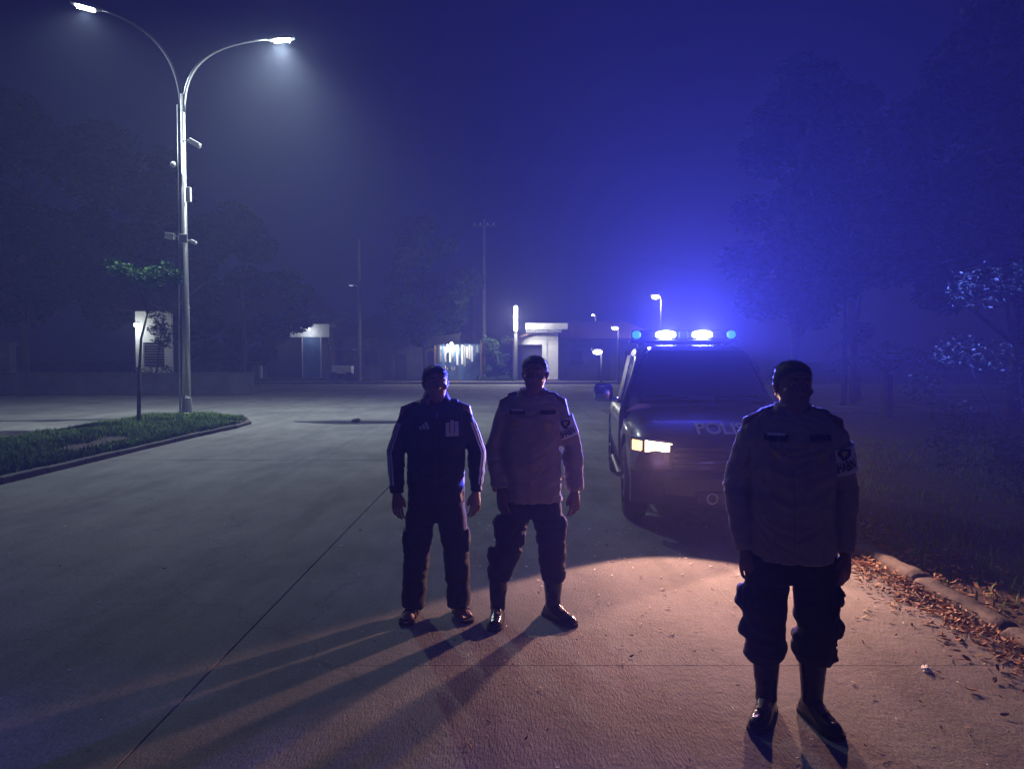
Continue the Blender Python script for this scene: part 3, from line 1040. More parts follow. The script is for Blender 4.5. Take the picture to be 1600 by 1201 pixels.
# greenhouse
b = NB()
gr = [(1.42, 1.075, .80), (1.62, 1.23, .79), (1.95, 1.50, .735), (2.22, 1.69, .665), (2.36, 1.745, .63)]
def sec(y, z0, z1, w0, w1):
    return [(-w0, y, z0), (w0, y, z0), (w1, y, z1 - .05), (w1 - .10, y, z1), (-w1 + .10, y, z1), (-w1, y, z1 - .05)]
loft(b, [sec(1.40, 1.05, 1.13, .84, .80), sec(1.62, 1.05, 1.27, .84, .78), sec(1.95, 1.05, 1.53, .84, .72), sec(2.2, 1.05, 1.715, .84, .675), sec(2.34, 1.05, 1.765, .84, .655), sec(2.7, 1.05, 1.79, .84, .65), sec(3.05, 1.05, 1.775, .84, .655), sec(3.22, 1.05, 1.73, .84, .66), sec(3.34, 1.05, 1.30, .84, .76)])
cab = obj('cab', b, 'car_paint', TRK)
# windscreen: lies a little proud of the sloped front
b = NB()
wsv = [(-.72, 1.43, 1.165), (.72, 1.43, 1.165), (.60, 2.14, 1.70), (-.60, 2.14, 1.70)]
nrm = Vector((0, -.56, .83)) * .012
loft(b, [[Vector(p) + nrm * .2 for p in wsv], [Vector(p) + nrm for p in wsv]])
obj('windscreen', b, 'car_glass', TRK)
for s in (-1, 1):
    b = NB(); tube(b, [(s * .1, 1.36, 1.115), (s * .15, 1.45, 1.20), (s * .62, 1.47, 1.22)], .01, 6)
    obj('wiper', b, 'black_plastic', TRK)
    if s == 1:
        b = NB()
        loft(b, [[(s * (.826 + e), 1.75, 1.12), (s * (.826 + e), 2.40, 1.12), (s * (.70 + e), 2.40, 1.66), (s * (.74 + e), 2.02, 1.52)] for e in (0, .012)])
        obj('side_window', b, 'car_glass', TRK)
    b = NB()
    loft(b, [[(s * (.826 + e), 2.48, 1.12), (s * (.826 + e), 3.15, 1.12), (s * (.70 + e), 3.10, 1.66), (s * (.70 + e), 2.48, 1.66)] for e in (0, .012)])
    obj('side_window', b, 'car_glass', TRK)
b = NB()
loft(b, [[(-.62, 3.32 + e, 1.2), (.62, 3.32 + e, 1.2), (.56, 3.24 + e, 1.66), (-.56, 3.24 + e, 1.66)] for e in (.03, .045)])
obj('rear_window', b, 'car_glass', TRK)
# front door on the picture-left side, ajar
D = empty('door', (-.905, 1.50, 0), R(-14)); D.parent = TRK
b = NB()
loft(b, [[(-.012, y, .45), (.05, y, .45), (.05, y, 1.1), (.035, y, 1.13), (-.005, y, 1.06), (-.02, y, .75)] for y in (.01, 1.02)])
for a, c in (((.03, .05, 1.1), (.13, .50, 1.62)), ((.13, .50, 1.62), (.20, .64, 1.72)), ((.20, .64, 1.72), (.20, .96, 1.74)), ((.20, .96, 1.74), (.04, 1.0, 1.1))):
    tube(b, [a, c], .028, 8)
obj('door_panel', b, 'car_paint', D)
b = NB(); loft(b, [[(.03 + e, .08, 1.1), (.035 + e, .98, 1.1), (.195 + e, .94, 1.72), (.195 + e, .64, 1.70), (.12 + e, .50, 1.60)] for e in (0, .006)])
obj('door_window', b, 'car_glass', D)
b = NB(); box(b, -.055, -.02, .78, .96, .90, .935, .012)
obj('door_handle', b, 'chrome', D)
def mirror(par, s, x0):
    b = NB()
    tube(b, [(x0, .16, 1.14), (x0 + s * .12, .13, 1.17)], .025, 8)
    box(b, min(x0 + s * .10, x0 + s * .32), max(x0 + s * .10, x0 + s * .32), .05, .15, 1.14, 1.34, .045, seg=4)
    return obj('wing_mirror', b, 'chrome', par, True)
mirror(D, -1, .0)
m2 = mirror(TRK, 1, .86)
m2.location = (0, 1.5, 0)
# bonnet letters
b = text_bm('POLISI', .145, .002, .003)
bmesh.ops.subdivide_edges(b, edges=b.edges[:], cuts=1)
for v in b.verts:
    x, y2, z2 = v.co
    yy = .235 + y2 * 2.2
    v.co = Vector((x * 1.28, yy, profile(yy)[2] + .006 + z2))
obj('bonnet_letters', b, 'car_letters', TRK)
# grille, bumper, lamps
b = NB()
for i in range(4):
    box(b, -.50, .50, -.03, .05, .645 + i * .05, .672 + i * .05, .008)
box(b, -.53, -.50, -.025, .05, .62, .84, .006); box(b, .50, .53, -.025, .05, .62, .84, .006)
obj('grille', b, 'black_plastic', TRK)
b = NB()
rings = []
for i in range(13):
    t = -1 + i / 6
    x = .88 * t
    y = -.10 + .20 * abs(t) ** 3.2
    rings.append([Vector((x, y + dy, z)) for dy, z in ((.02, .30), (-.02, .40), (-.02, .55), (.02, .60), (.2, .60), (.2, .30))])
loft(b, rings)
obj('bumper', b, 'car_paint', TRK)
b = NB(); box(b, -.30, .16, -.145, -.125, .33, .44, .006)
pl_ = obj('number_plate', b, 'plate', TRK)
b = NB(); tube(b, [(-.16 + .045 * math.cos(i * .393), -.152, .385 + .045 * math.sin(i * .393)) for i in range(17)], .006, 6)
obj('emblem', b, 'thread_white', pl_)
def headlamp(s, lit=True):
    hl = empty('headlamp', (0, 0, 0)); hl.parent = TRK
    def P(u, z, d=0):
        x = .50 + u * .375
        y = .03 + .17 * u ** 2.0
        return Vector((s * x, y - d, z))
    zt = lambda u: .865 + .035 * u
    zb = lambda u: .622 + .05 * u
    us = [0, .2, .4, .6, .8, 1]
    b = NB()
    rr = [[P(u, zb(u), -.08), P(u, zb(u), .016), P(u, zt(u), .016), P(u, zt(u), -.08)] for u in us]
    loft(b, rr)
    obj('housing', b, 'chrome', hl)
    b = NB()
    rr = []
    for u in (.02, .2, .4, .66):
        rr.append([P(u, zb(u) + .02, .018), P(u, zb(u) + .02, .03), P(u, zt(u) - .02, .03), P(u, zt(u) - .02, .018)])
    loft(b, rr)
    obj('main_lens', b, emit('headlamp_glow', (1, .74, .36), 12), hl)
    b = NB()
    rr = []
    for u in (.76, .85, .97):
        rr.append([P(u, zt(u) - .12, .018), P(u, zt(u) - .12, .028), P(u, zt(u) - .03, .028), P(u, zt(u) - .03, .018)])
    loft(b, rr)
    obj('side_lens', b, emit('side_glow', (1, .50, .12), 4.5), hl)
    q = P(.3, .765, .10)
    bl = point('beam', q, HEAD_W, (1, .51, .37), .05, hl, 'SPOT', (R(90 - 8), 0, R(180)), 87, .16)
    # low-beam reflector: little light straight down, most of it along the road
    bl.data.use_nodes = True
    t_ = bl.data.node_tree
    em = [q_ for q_ in t_.nodes if q_.type == 'EMISSION'][0]
    ge = t_.nodes.new('ShaderNodeNewGeometry')
    sx_ = t_.nodes.new('ShaderNodeSeparateXYZ')
    ab_ = t_.nodes.new('ShaderNodeMath'); ab_.operation = 'ABSOLUTE'
    su_ = t_.nodes.new('ShaderNodeMath'); su_.operation = 'SUBTRACT'; su_.inputs[0].default_value = 1
    pw_ = t_.nodes.new('ShaderNodeMath'); pw_.operation = 'POWER'; pw_.inputs[1].default_value = .8
    t_.links.new(ge.outputs['Normal'], sx_.inputs[0]); t_.links.new(sx_.outputs['Z'], ab_.inputs[0])
    t_.links.new(ab_.outputs[0], su_.inputs[1]); t_.links.new(su_.outputs[0], pw_.inputs[0])
    t_.links.new(pw_.outputs[0], em.inputs['Strength'])
headlamp(-1)
headlamp(1)
for s in (-1, 1):
    b = NB(); tube(b, [(s * .62, -.075, .44), (s * .62, -.055, .44)], .05, 14)
    obj('fog_lamp', b, 'black_plastic', TRK)
    for y in (.88, 3.98):
        wh = empty('wheel', (s * .79, y, .385)); wh.parent = TRK
        b = NB()
        prof = [(-.115, .23), (-.12, .33), (-.095, .372), (0, .385), (.095, .372), (.12, .33), (.115, .23)]
        rings = []
        for i in range(33):
            a = 2 * math.pi * i / 32
            rings.append([Vector((x, r * math.cos(a), r * math.sin(a))) for x, r in prof])
        loft(b, rings, cap=False, closed=False)
        obj('tyre', b, 'rubber', wh, True)
        b = NB(); tube(b, [(s * .05, 0, 0), (s * .07, 0, 0)], [.235, .225], 28)
        for i in range(6):
            a = i * math.pi / 3
            tube(b, [(s * .075, .05 * math.cos(a), .05 * math.sin(a)), (s * .085, .21 * math.cos(a), .21 * math.sin(a))], .03, 6)
        tube(b, [(s * .06, 0, 0), (s * .105, 0, 0)], .06, 14)
        obj('rim', b, 'rim', wh)
    b = NB(); tube(b, [(s * .80, 1.5, .36), (s * .90, 1.6, .34), (s * .90, 3.1, .34), (s * .80, 3.2, .36)], .035, 8)
    obj('side_step', b, 'black_plastic', TRK)
b = NB(); tube(b, [(-.72, 3.5, 1.05), (-.66, 3.5, 1.62), (.66, 3.5, 1.62), (.72, 3.5, 1.05)], .035, 10)
obj('roll_bar', b, 'chrome', TRK)
TRK.scale = (1.02, 1.02, 1.06)
# light bar
LB = empty('light_bar', (0, 2.95, 1.78)); LB.parent = TRK
b = NB(); box(b, -.70, .70, -.12, .12, .03, .075, .02)
for s in (-1, 1): box(b, s * .55 - .04, s * .55 + .04, -.1, .1, -.02, .03)
obj('base', b, 'black_plastic', LB)
b = NB(); box(b, -.68, .68, -.06, .10, .078, .20, .03)
obj('housing', b, 'black_plastic', LB)
for x, wd, bright in ((-.61, .11, 0), (-.23, .25, 1), (.24, .25, 1), (.61, .11, 0)):
    b = NB()
    rr = []
    for i in range(9):
        t = -1 + i / 4
        k = (1 - abs(t) ** 3) ** .5 if abs(t) < 1 else .25
        rr.append(ringpts((x + t * wd / 2, -.075, .14), Vector((0, 1, 0)), Vector((0, 0, 1)), .03 * max(.3, k), .052 * max(.45, k), 10))
    loft(b, rr)
    obj('lamp_module', b, emit('bar_bright', (.55, .72, 1), 40) if bright else emit('bar_dim', (.02, .30, .75), 1.3), LB)
    if bright:
        fl = point('flash', (x, -.15, .125), BAR_W, (.095, .10, 1), .03, LB, 'SPOT', (R(90 + 12), 0, R(180)), 128, .6)
        # module optics: the flash is thrown level and upwards, little of it at the road
        fl.data.use_nodes = True
        t_ = fl.data.node_tree
        em = [q_ for q_ in t_.nodes if q_.type == 'EMISSION'][0]
        ge = t_.nodes.new('ShaderNodeNewGeometry')
        sx_ = t_.nodes.new('ShaderNodeSeparateXYZ')
        mr = t_.nodes.new('ShaderNodeMapRange'); mr.interpolation_type = 'SMOOTHSTEP'
        mr.inputs['From Min'].default_value = -.30; mr.inputs['From Max'].default_value = -.10
        t_.links.new(ge.outputs['Normal'], sx_.inputs[0]); t_.links.new(sx_.outputs['Z'], mr.inputs['Value'])
        t_.links.new(mr.outputs['Result'], em.inputs['Strength'])
b = NB(); box(b, -.06, .06, -.075, -.055, .09, .19, .01)
obj('centre_panel', b, 'blue_paint', LB)

# ------------------------------------------------------------------ people
def hand(bm, wrist, d, side, curl=.5):
    """palm and five fingers; d = direction of the forearm, side=+1 picture-right hand; palm faces the thigh"""
    d = Vector(d).normalized()
    inn = Vector((-side, 0, 0)); inn = (inn - d * inn.dot(d)).normalized()
    fw = Vector((0, -1, 0)); fw = (fw - d * fw.dot(d) - inn * fw.dot(inn)).normalized()
    ca, sa = math.cos(R(48)), math.sin(R(48))
    fw, inn = fw * ca + inn * sa, inn * ca - fw * sa
    wv = Vector(wrist)
    def rg(t, hw, th, o=0): return ringpts(wv + d * t + inn * o, fw, inn, hw, th, 12, 2.4)
    loft(bm, [rg(-.05, .029, .025), rg(0, .030, .023), rg(.03, .038, .021), rg(.065, .044, .020), rg(.095, .044, .016, .003)])
    for k, (off, ln, st) in enumerate(((-.037, .072, .086), (-.0125, .086, .092), (.0125, .090, .094), (.037, .082, .092))):
        # off towards the front is the index side
        c = curl * (1.15 - .12 * k)
        p = wv + fw * off + d * st
        ang = .25 * c
        pts = [p - d * .02, p]
        for seg, fr in enumerate((.45, .32, .23)):
            p = p + (d * math.cos(ang) + inn * math.sin(ang)) * ln * fr + fw * (off * .05)
            ang += .55 * c
            pts.append(p)
        tube(bm, pts, [.0095, .0095, .009, .008, .0065], 8)
    p0 = wv + fw * .022 + d * .018
    tube(bm, [p0, p0 + fw * .022 + d * .028 + inn * .008, p0 + fw * .030 + d * .056 + inn * .016, p0 + fw * .028 + d * .08 + inn * .022], [.014, .013, .0105, .008], 8)

def head(bm, o, yaw=0):
    """head with its chin at o (z up, face to -y)"""
    o = Vector(o)
    M = Matrix.Rotation(yaw, 3, 'Z')
    X, Y = M @ Vector((1, 0, 0)), M @ Vector((0, 1, 0))
    T = lambda x, y, z: o + M @ Vector((x, y, z))
    tab = [(-.004, -.052, .020, .022), (.004, -.048, .034, .036), (.022, -.036, .049, .054), (.048, -.020, .060, .075), (.078, -.008, .067, .090), (.108, .000, .0715, .097), (.138, .006, .0745, .101), (.166, .008, .0755, .101), (.190, .010, .0705, .094), (.210, .013, .058, .077), (.224, .015, .040, .053), (.231, .016, .016, .02)]
    loft(bm, [ringpts(T(0, cy, z), X, Y, rx, ry, 24, 2.25) for z, cy, rx, ry in tab])
    tube(bm, [T(0, -.088, .136), T(0, -.103, .115), T(0, -.113, .096), T(0, -.102, .086)], [.008, .010, .0145, .011], 10)
    for s in (-1, 1):
        ball(bm, T(s * .0145, -.098, .093), .009, .010, .008, 8)
        tube(bm, [T(s * .012, -.094, .146), T(s * .034, -.091, .151), T(s * .056, -.072, .145)], [.009, .010, .007], 8)
        ball(bm, T(s * .045, -.066, .098), .024, .026, .020, 10)
        tube(bm, [T(s * .0755, .002, .135), T(s * .083, .014, .128), T(s * .081, .016, .105), T(s * .074, .004, .088)], [.007, .011, .009, .006], 8)
        ball(bm, T(s * .079, .010, .112), .006, .018, .028, 8)
    tube(bm, [T(-.024, -.086, .061), T(0, -.0965, .064), T(.024, -.086, .061)], [.004, .0068, .004], 8)
    tube(bm, [T(-.021, -.084, .052), T(0, -.094, .0505), T(.021, -.084, .052)], [.004, .0075, .004], 8)
    ball(bm, T(0, -.070, .018), .022, .018, .017, 10)
    tube(bm, [T(0, .030, -.085), T(0, .022, -.02), T(0, .015, .06)], [.066, .058, .056], 16)
    return T, X, Y

def hair_mesh(T, X, Y, hl=0.0):
    b = NB()
    tab = [(.060, .052, .050, .060), (.085, .046, .068, .070), (.110, .034, .0775, .084), (.138, .024, .0805, .093), (.165, .016, .0815, .101), (.183, .010, .0790, .1035 + hl), (.205, .011, .0690, .092), (.223, .013, .052, .068), (.236, .015, .030, .04), (.240, .016, .010, .013)]
    loft(b, [ringpts(T(0, cy, z), X, Y, rx, ry, 28, 2.2) for z, cy, rx, ry in tab])
    me = remeshed(b, .005, 3)
    displace(me, lambda p: .003 * noise.noise(p * 90) + .002 * noise.noise(p * 35))
    b = NB(); b.from_mesh(me)
    b.faces.ensure_lookup_table()
    fl = [f_ for f_ in b.faces]
    rs = random.Random(5)
    for k in range(5200):
        f_ = rs.choice(fl)
        c = f_.calc_center_median(); nn = f_.normal
        t_ = Vector((rs.gauss(0, .5), rs.gauss(0, .5) + .2, rs.gauss(0, .4) - .25))
        tip = c + (nn * .75 + t_ * .55).normalized() * rs.uniform(.005, .013)
        sdv = nn.cross(t_).normalized() * .0009
        b.faces.new([b.verts.new(c - sdv), b.verts.new(c + sdv), b.verts.new(tip)])
    b.to_mesh(me); b.free()
    return me

def fold(p, seed, amp, fx=7, fz=20):
    q = Vector((p.x * fx + seed, p.y * fx, p.z * fz))
    w_ = noise.noise(p * 3.1 + Vector((seed, 0, 0)))
    q2 = Vector((p.x * fx * 1.2 + p.z * 8 * w_, p.y * fx * 1.2 + seed, p.z * fz * 1.25 + p.x * 7 * w_))
    ridge = 1 - 2.6 * abs(noise.noise(q2))
    return amp * (noise.noise(q) * .55 + .5 * ridge * (.45 + .9 * max(0, w_ + .25)))

def bvh_of(me):
    return BVHTree.FromPolygons([v.co.copy() for v in me.vertices], [p.vertices[:] for p in me.polygons])

def patch(name, bv, cx, cz, wd, ht, m, parent, off=.004, th=.004, rot=0, nx=8, nz=6, shape=None):
    """thin cloth or metal piece laid on the front of a garment"""
    b = NB()
    front, back = [], []
    for j in range(nz + 1):
        for i in range(nx + 1):
            u, v = (i / nx - .5), (j / nz - .5)
            if shape: u = shape(u, v)
            x = cx + math.cos(rot) * u * wd - math.sin(rot) * v * ht
            z = cz + math.sin(rot) * u * wd + math.cos(rot) * v * ht
            h = bv.ray_cast(Vector((x, -1, z)), Vector((0, 1, 0)))
            y = h[0].y if h[0] is not None else -.1
            front.append(b.verts.new((x, y - off, z)))
            back.append(b.verts.new((x, y - off + th + .004, z)))
    W_ = nx + 1
    for j in range(nz):
        for i in range(nx):
            a = j * W_ + i
            b.faces.new((front[a], front[a + 1], front[a + W_ + 1], front[a + W_]))
            b.faces.new((back[a], back[a + W_], back[a + W_ + 1], back[a + 1]))
    edge = [i for i in range(W_)] + [j * W_ + nx for j in range(1, nz + 1)] + [nz * W_ + i for i in range(nx - 1, -1, -1)] + [j * W_ for j in range(nz - 1, 0, -1)]
    for a, c in zip(edge, edge[1:] + edge[:1]):
        b.faces.new((front[a], back[a], back[c], front[c]))
    return obj(name, b, m, parent)

def wrap_text(s, size, bv, cx, cz, m, parent, rot=0, bold=.0, sx=1.0, off=.007, name='lettering'):
    b = text_bm(s, size, .0008, bold)
    for v in b.verts:
        x0, z0 = v.co.x * sx, v.co.y
        x = cx + math.cos(rot) * x0 - math.sin(rot) * z0
        z = cz + math.sin(rot) * x0 + math.cos(rot) * z0
        h = bv.ray_cast(Vector((x, -1, z)), Vector((0, 1, 0)))
        y = h[0].y if h[0] is not None else -.1
        v.co = Vector((x, y - off - v.co.z, z))
    return obj(name, b, m, parent)

def boot(par, ankle, toe_dir, shaft_top, m='leather'):
    """tall boot: shaft, foot with rounded toe cap, heel; ankle = ground point under the heel-ankle"""
    a = Vector(ankle)
    d = Vector((toe_dir[0], toe_dir[1], 0)).normalized()
    sdv = Vector((-d.y, d.x, 0))
    b = NB()
    up_ = Vector((0, 0, 1))
    tube(b, [a + up_ * .07, a + up_ * .14, (a + Vector(shaft_top)) / 2 + up_ * .04, Vector(shaft_top)], [.050, .052, .058, .066], 16)
    rr = []
    for t, hw, h in ((-.085, .026, .055), (-.06, .038, .085), (-.01, .042, .115), (.05, .043, .105), (.10, .047, .078), (.145, .049, .066), (.185, .044, .062), (.21, .034, .050), (.222, .018, .036)):
        c = a + d * t
        rr.append([c + sdv * (hw * x) + up_ * max(.004, h * z) for x, z in ((-1, .0), (-1.02, .25), (-.95, .55), (-.62, .88), (0, 1.0), (.62, .88), (.95, .55), (1.02, .25), (1, 0))])
    loft(b, rr)
    me = remeshed(b, .006, 4)
    displace(me, lambda p: .002 * noise.noise(p * 30) if p.z > .06 else 0)
    o = link('boot', me, m, par)
    b = NB()
    rr = []
    for t, hw in ((-.09, .028), (-.06, .044), (0, .047), (.08, .048), (.15, .054), (.2, .046), (.23, .02)):
        c = a + d * t
        rr.append([c - sdv * hw + up_ * .0, c + sdv * hw + up_ * .0, c + sdv * hw + up_ * .022, c - sdv * hw + up_ * .022])
    loft(b, rr)
    obj('sole', b, 'rubber', o)
    return o

def bare_foot(bm, a, d):
    a = Vector(a); d = Vector((d[0], d[1], 0)).normalized(); s = Vector((-d.y, d.x, 0)); up_ = Vector((0, 0, 1))
    rr = []
    for t, hw, h in ((-.06, .02, .05), (-.045, .03, .07), (0, .032, .095), (.05, .036, .075), (.10, .042, .05), (.14, .043, .036), (.155, .036, .026)):
        c = a + d * t + up_ * .022
        rr.append([c + s * (hw * x) + up_ * max(.002, h * z) for x, z in ((-1, .0), (-1, .4), (-.6, .85), (0, 1.0), (.6, .85), (1, .4), (1, 0))])
    loft(bm, rr)
    for k in range(5):
        o = -.036 + k * .0175
        ln = [.05, .046, .042, .036, .03][k]
        r = [.0115, .0085, .008, .0075, .0075][k]
        p = a + s * o + d * (.138 - .004 * k) + up_ * (.022 + r)
        tube(bm, [p, p + d * ln * .6 + up_ * .003, p + d * ln], [r, r, r * .75], 8)

def person(name, loc, rz, label, P):
    G = empty(name, loc, rz, label, 'person')
    H = P['head']           # chin position
    # ---- one continuous body
    b = NB()
    T, HX, HY = head(b, H, P.get('yaw', 0))
    UX, UY = Vector((1, 0, 0)), Vector((0, 1, 0))
    sx = P['shoulder']; sz = P['sz']
    loft(b, [ringpts((P['hipx'] * .0, .0, z), UX, UY, rx, ry, 18, 2.4) for z, rx, ry in ((P['crotch'] + .05, .12, .09), (P['crotch'] + .2, .14, .10), (1.02, .135, .095), (1.2, .15, .105), (sz - .04, .15, .09), (sz + .04, .09, .07), (H[2] - .04, .055, .055))])
    for s in (-1, 1):
        el, wr = P['elbow'][s], P['wrist'][s]
        tube(b, [(s * .13, .01, sz - .03), (s * (sx - .03), .01, sz - .05), el, wr], [.05, .045, .036, .026], 12)
        hand(b, wr, Vector(wr) - Vector(el) + Vector((0, 0, -.10)), s, P['curl'][s])
        hip, kn, an = P['hip'][s], P['knee'][s], P['ankle'][s]
        tube(b, [hip, kn, (an[0], an[1], .09)], [.075, .05, .035], 12)
        if P.get('bare'):
            bare_foot(b, (an[0], an[1], 0), P['toe'][s])
        else:
            tube(b, [(an[0], an[1], .09), (an[0] + P['toe'][s][0] * .1, an[1] + P['toe'][s][1] * .1, .05)], .03, 8)
    me = remeshed(b, .0036, 1)
    link('body', me, P['skin'], G)
    link('hair', hair_mesh(T, HX, HY, P.get('hl', -.010)), 'hair', G)
    for s in (-1, 1):
        b = NB(); ball(b, T(s * .031, -.0765, .128), .0125, .0125, .0105, 12)
        ey = obj('eye', b, 'eye', G, True)
        b = NB(); ball(b, T(s * .031, -.0875, .128), .0058, .003, .0058, 10)
        obj('iris', b, 'hair', ey, True)
        b = NB(); tube(b, [T(s * .014, -.1025, .150), T(s * .034, -.1005, .156), T(s * .054, -.081, .150)], [.0025, .004, .002], 6)
        obj('eyebrow', b, 'hair', G)
    # ---- shirt or jacket
    b = NB()
    tr = P['torso']
    loft(b, [ringpts((cx, cy, z), UX, UY, rx, ry, 28, 2.5) for z, cx, cy, rx, ry in tr])
    sl = {}
    for s in (-1, 1):
        el, wr = Vector(P['elbow'][s]), Vector(P['wrist'][s])
        a0 = Vector((s * (sx - .12), .0, sz - .085)); a1 = Vector((s * (sx - .035), .005, sz - .125))
        r = P['sleeve']
        pts = [a0, a1, a1.lerp(el, .55), el, el.lerp(wr, .5), wr + (wr - el).normalized() * P.get('cuffext', .0)]
        rad = [r[0], r[0], r[1], r[2], r[3], r[4]]
        tube(b, pts, rad, 18)
        tube(b, [(s * .055, .014, sz + .000), (s * .115, .008, sz - .022), (s * (sx - .075), .004, sz - .065), (s * (sx - .035), .005, sz - .125)], [.036, .048, .060, r[0]], 16)
        sl[s] = (pts, rad)
    me = remeshed(b, .0075, 5)
    sd_ = P['seed']
    displace(me, lambda p: fold(p, sd_, P.get('sfold', .012), 6, 11) + .006 * noise.noise(Vector((p.x * 16, p.y * 16, p.z * 7 + sd_))))
    shirt = link(P['topname'], me, P['top'], G)
    sbv = bvh_of(me)
    # ---- collar
    cz = tr[-1][0]
    for s in (-1, 1):
        b = NB()
        n = 12
        A, Bq, A2, B2 = [], [], [], []
        for i in range(n + 1):
            a = (-math.pi / 2 + s * (.22 + (math.pi - .22) * i / n))
            rr0 = P.get('collr', .078)
            lean = P.get('collh', .045)
            x, y = math.cos(a) * rr0 * 1.02, math.sin(a) * rr0 * 1.0 + .014
            drop = .055 * max(0, 1 - i / 4)
            A.append(Vector((x * 1.28, y * 1.28 - .006, cz - .028 - drop * P.get('droop', 1))))
            Bq.append(Vector((x * .98, y * .98, cz + lean - .5 * drop * P.get('droop', 1))))
        nrm_ = .006
        vsA = [b.verts.new(p) for p in A]; vsB = [b.verts.new(p) for p in Bq]
        vsC = [b.verts.new(p * 1 - Vector((p.x, p.y - .014, 0)).normalized() * nrm_) for p in Bq]; vsD = [b.verts.new(p - Vector((p.x, p.y - .014, 0)).normalized() * .012) for p in A]
        for i in range(n):
            b.faces.new((vsA[i], vsA[i + 1], vsB[i + 1], vsB[i]))
            b.faces.new((vsB[i], vsB[i + 1], vsC[i + 1], vsC[i]))
            b.faces.new((vsC[i], vsC[i + 1], vsD[i + 1], vsD[i]))
        b.faces.new((vsA[0], vsB[0], vsC[0], vsD[0])); b.faces.new((vsA[-1], vsD[-1], vsC[-1], vsB[-1]))
        obj('collar', b, P['top'], shirt, True)
    # ---- trousers
    b = NB()
    wz = P['waist']
    loft(b, [ringpts((cx, 0, z), UX, UY, rx, ry, 24, 2.5) for z, cx, rx, ry in P['pelvis']])
    for s in (-1, 1):
        tube(b, [q[0] for q in P['leg'][s]], [q[1] for q in P['leg'][s]], 18, [q[2] for q in P['leg'][s]])
        for (c, rx, ry, rz_) in P.get('bulge', {}).get(s, ()):
            ball(b, c, rx, ry, rz_, 12)
    me = remeshed(b, .0075, 4)
    displace(me, lambda p: fold(p, sd_ + 4, P.get('tfold', .013) * (1.0 if p.z < P['crotch'] else .5), 7, 13))
    trs = link('trousers', me, P['bottom'], G)
    tbv = bvh_of(me)
    return G, shirt, sbv, trs, tbv, sl, T

# ---- man 1: navy track jacket, dark cargo trousers, sandals
s_ = {-1: (-.243, -.01, 1.06), 1: (.250, -.01, 1.06)}
P1 = dict(head=(0, 0, 1.425), skin='skin', shoulder=.225, sz=1.415, crotch=.60, hipx=.1, yaw=R(9),
          elbow={-1: (-.262, .02, 1.09), 1: (.272, .02, 1.09)}, wrist={-1: (-.255, -.03, .83), 1: (.262, -.03, .83)}, curl={-1: .55, 1: .7},
          hip={-1: (-.08, 0, .85), 1: (.08, 0, .85)}, knee={-1: (-.125, -.01, .48), 1: (.13, -.01, .48)}, ankle={-1: (-.155, .0, .08), 1: (.155, .0, .08)},
          toe={-1: (-.25, -1), 1: (.28, -1)}, bare=True,
          torso=[(.76, 0, 0, .184, .132), (.82, 0, 0, .186, .136), (1.0, 0, -.008, .188, .142), (1.2, 0, -.004, .194, .136), (1.32, 0, 0, .190, .118), (1.385, 0, .005, .165, .10), (1.43, 0, .010, .105, .082), (1.455, 0, .012, .076, .074)],
          sleeve=(.070, .063, .056, .049, .042), topname='track_jacket', top='jacket_navy', collh=.034, collr=.076, droop=.25, seed=1.3, sfold=.013,
          waist=.86, pelvis=[(.64, 0, .165, .115), (.72, 0, .176, .125), (.86, 0, .166, .118)],
          leg={-1: [((-.090, 0, .76), .098, .108), ((-.112, -.005, .58), .095, .10), ((-.128, -.008, .42), .084, .088), ((-.145, 0, .22), .078, .082), ((-.152, -.005, .06), .076, .088)],
               1: [((.090, 0, .76), .098, .108), ((.112, -.005, .58), .095, .10), ((.130, -.008, .42), .084, .088), ((.145, 0, .22), .078, .082), ((.152, -.005, .06), .076, .088)]},
          bulge={-1: [((-.175, .0, .50), .05, .075, .10)], 1: [((.182, .0, .50), .045, .075, .10)]}, bottom='trousers_black', tfold=.016)
G1, sh1, bv1, tr1, tb1, sl1, T1 = person('person', (-.505, 4.87, 0), R(6), 'man in navy track jacket with chest logos, dark trousers and sandals', P1)
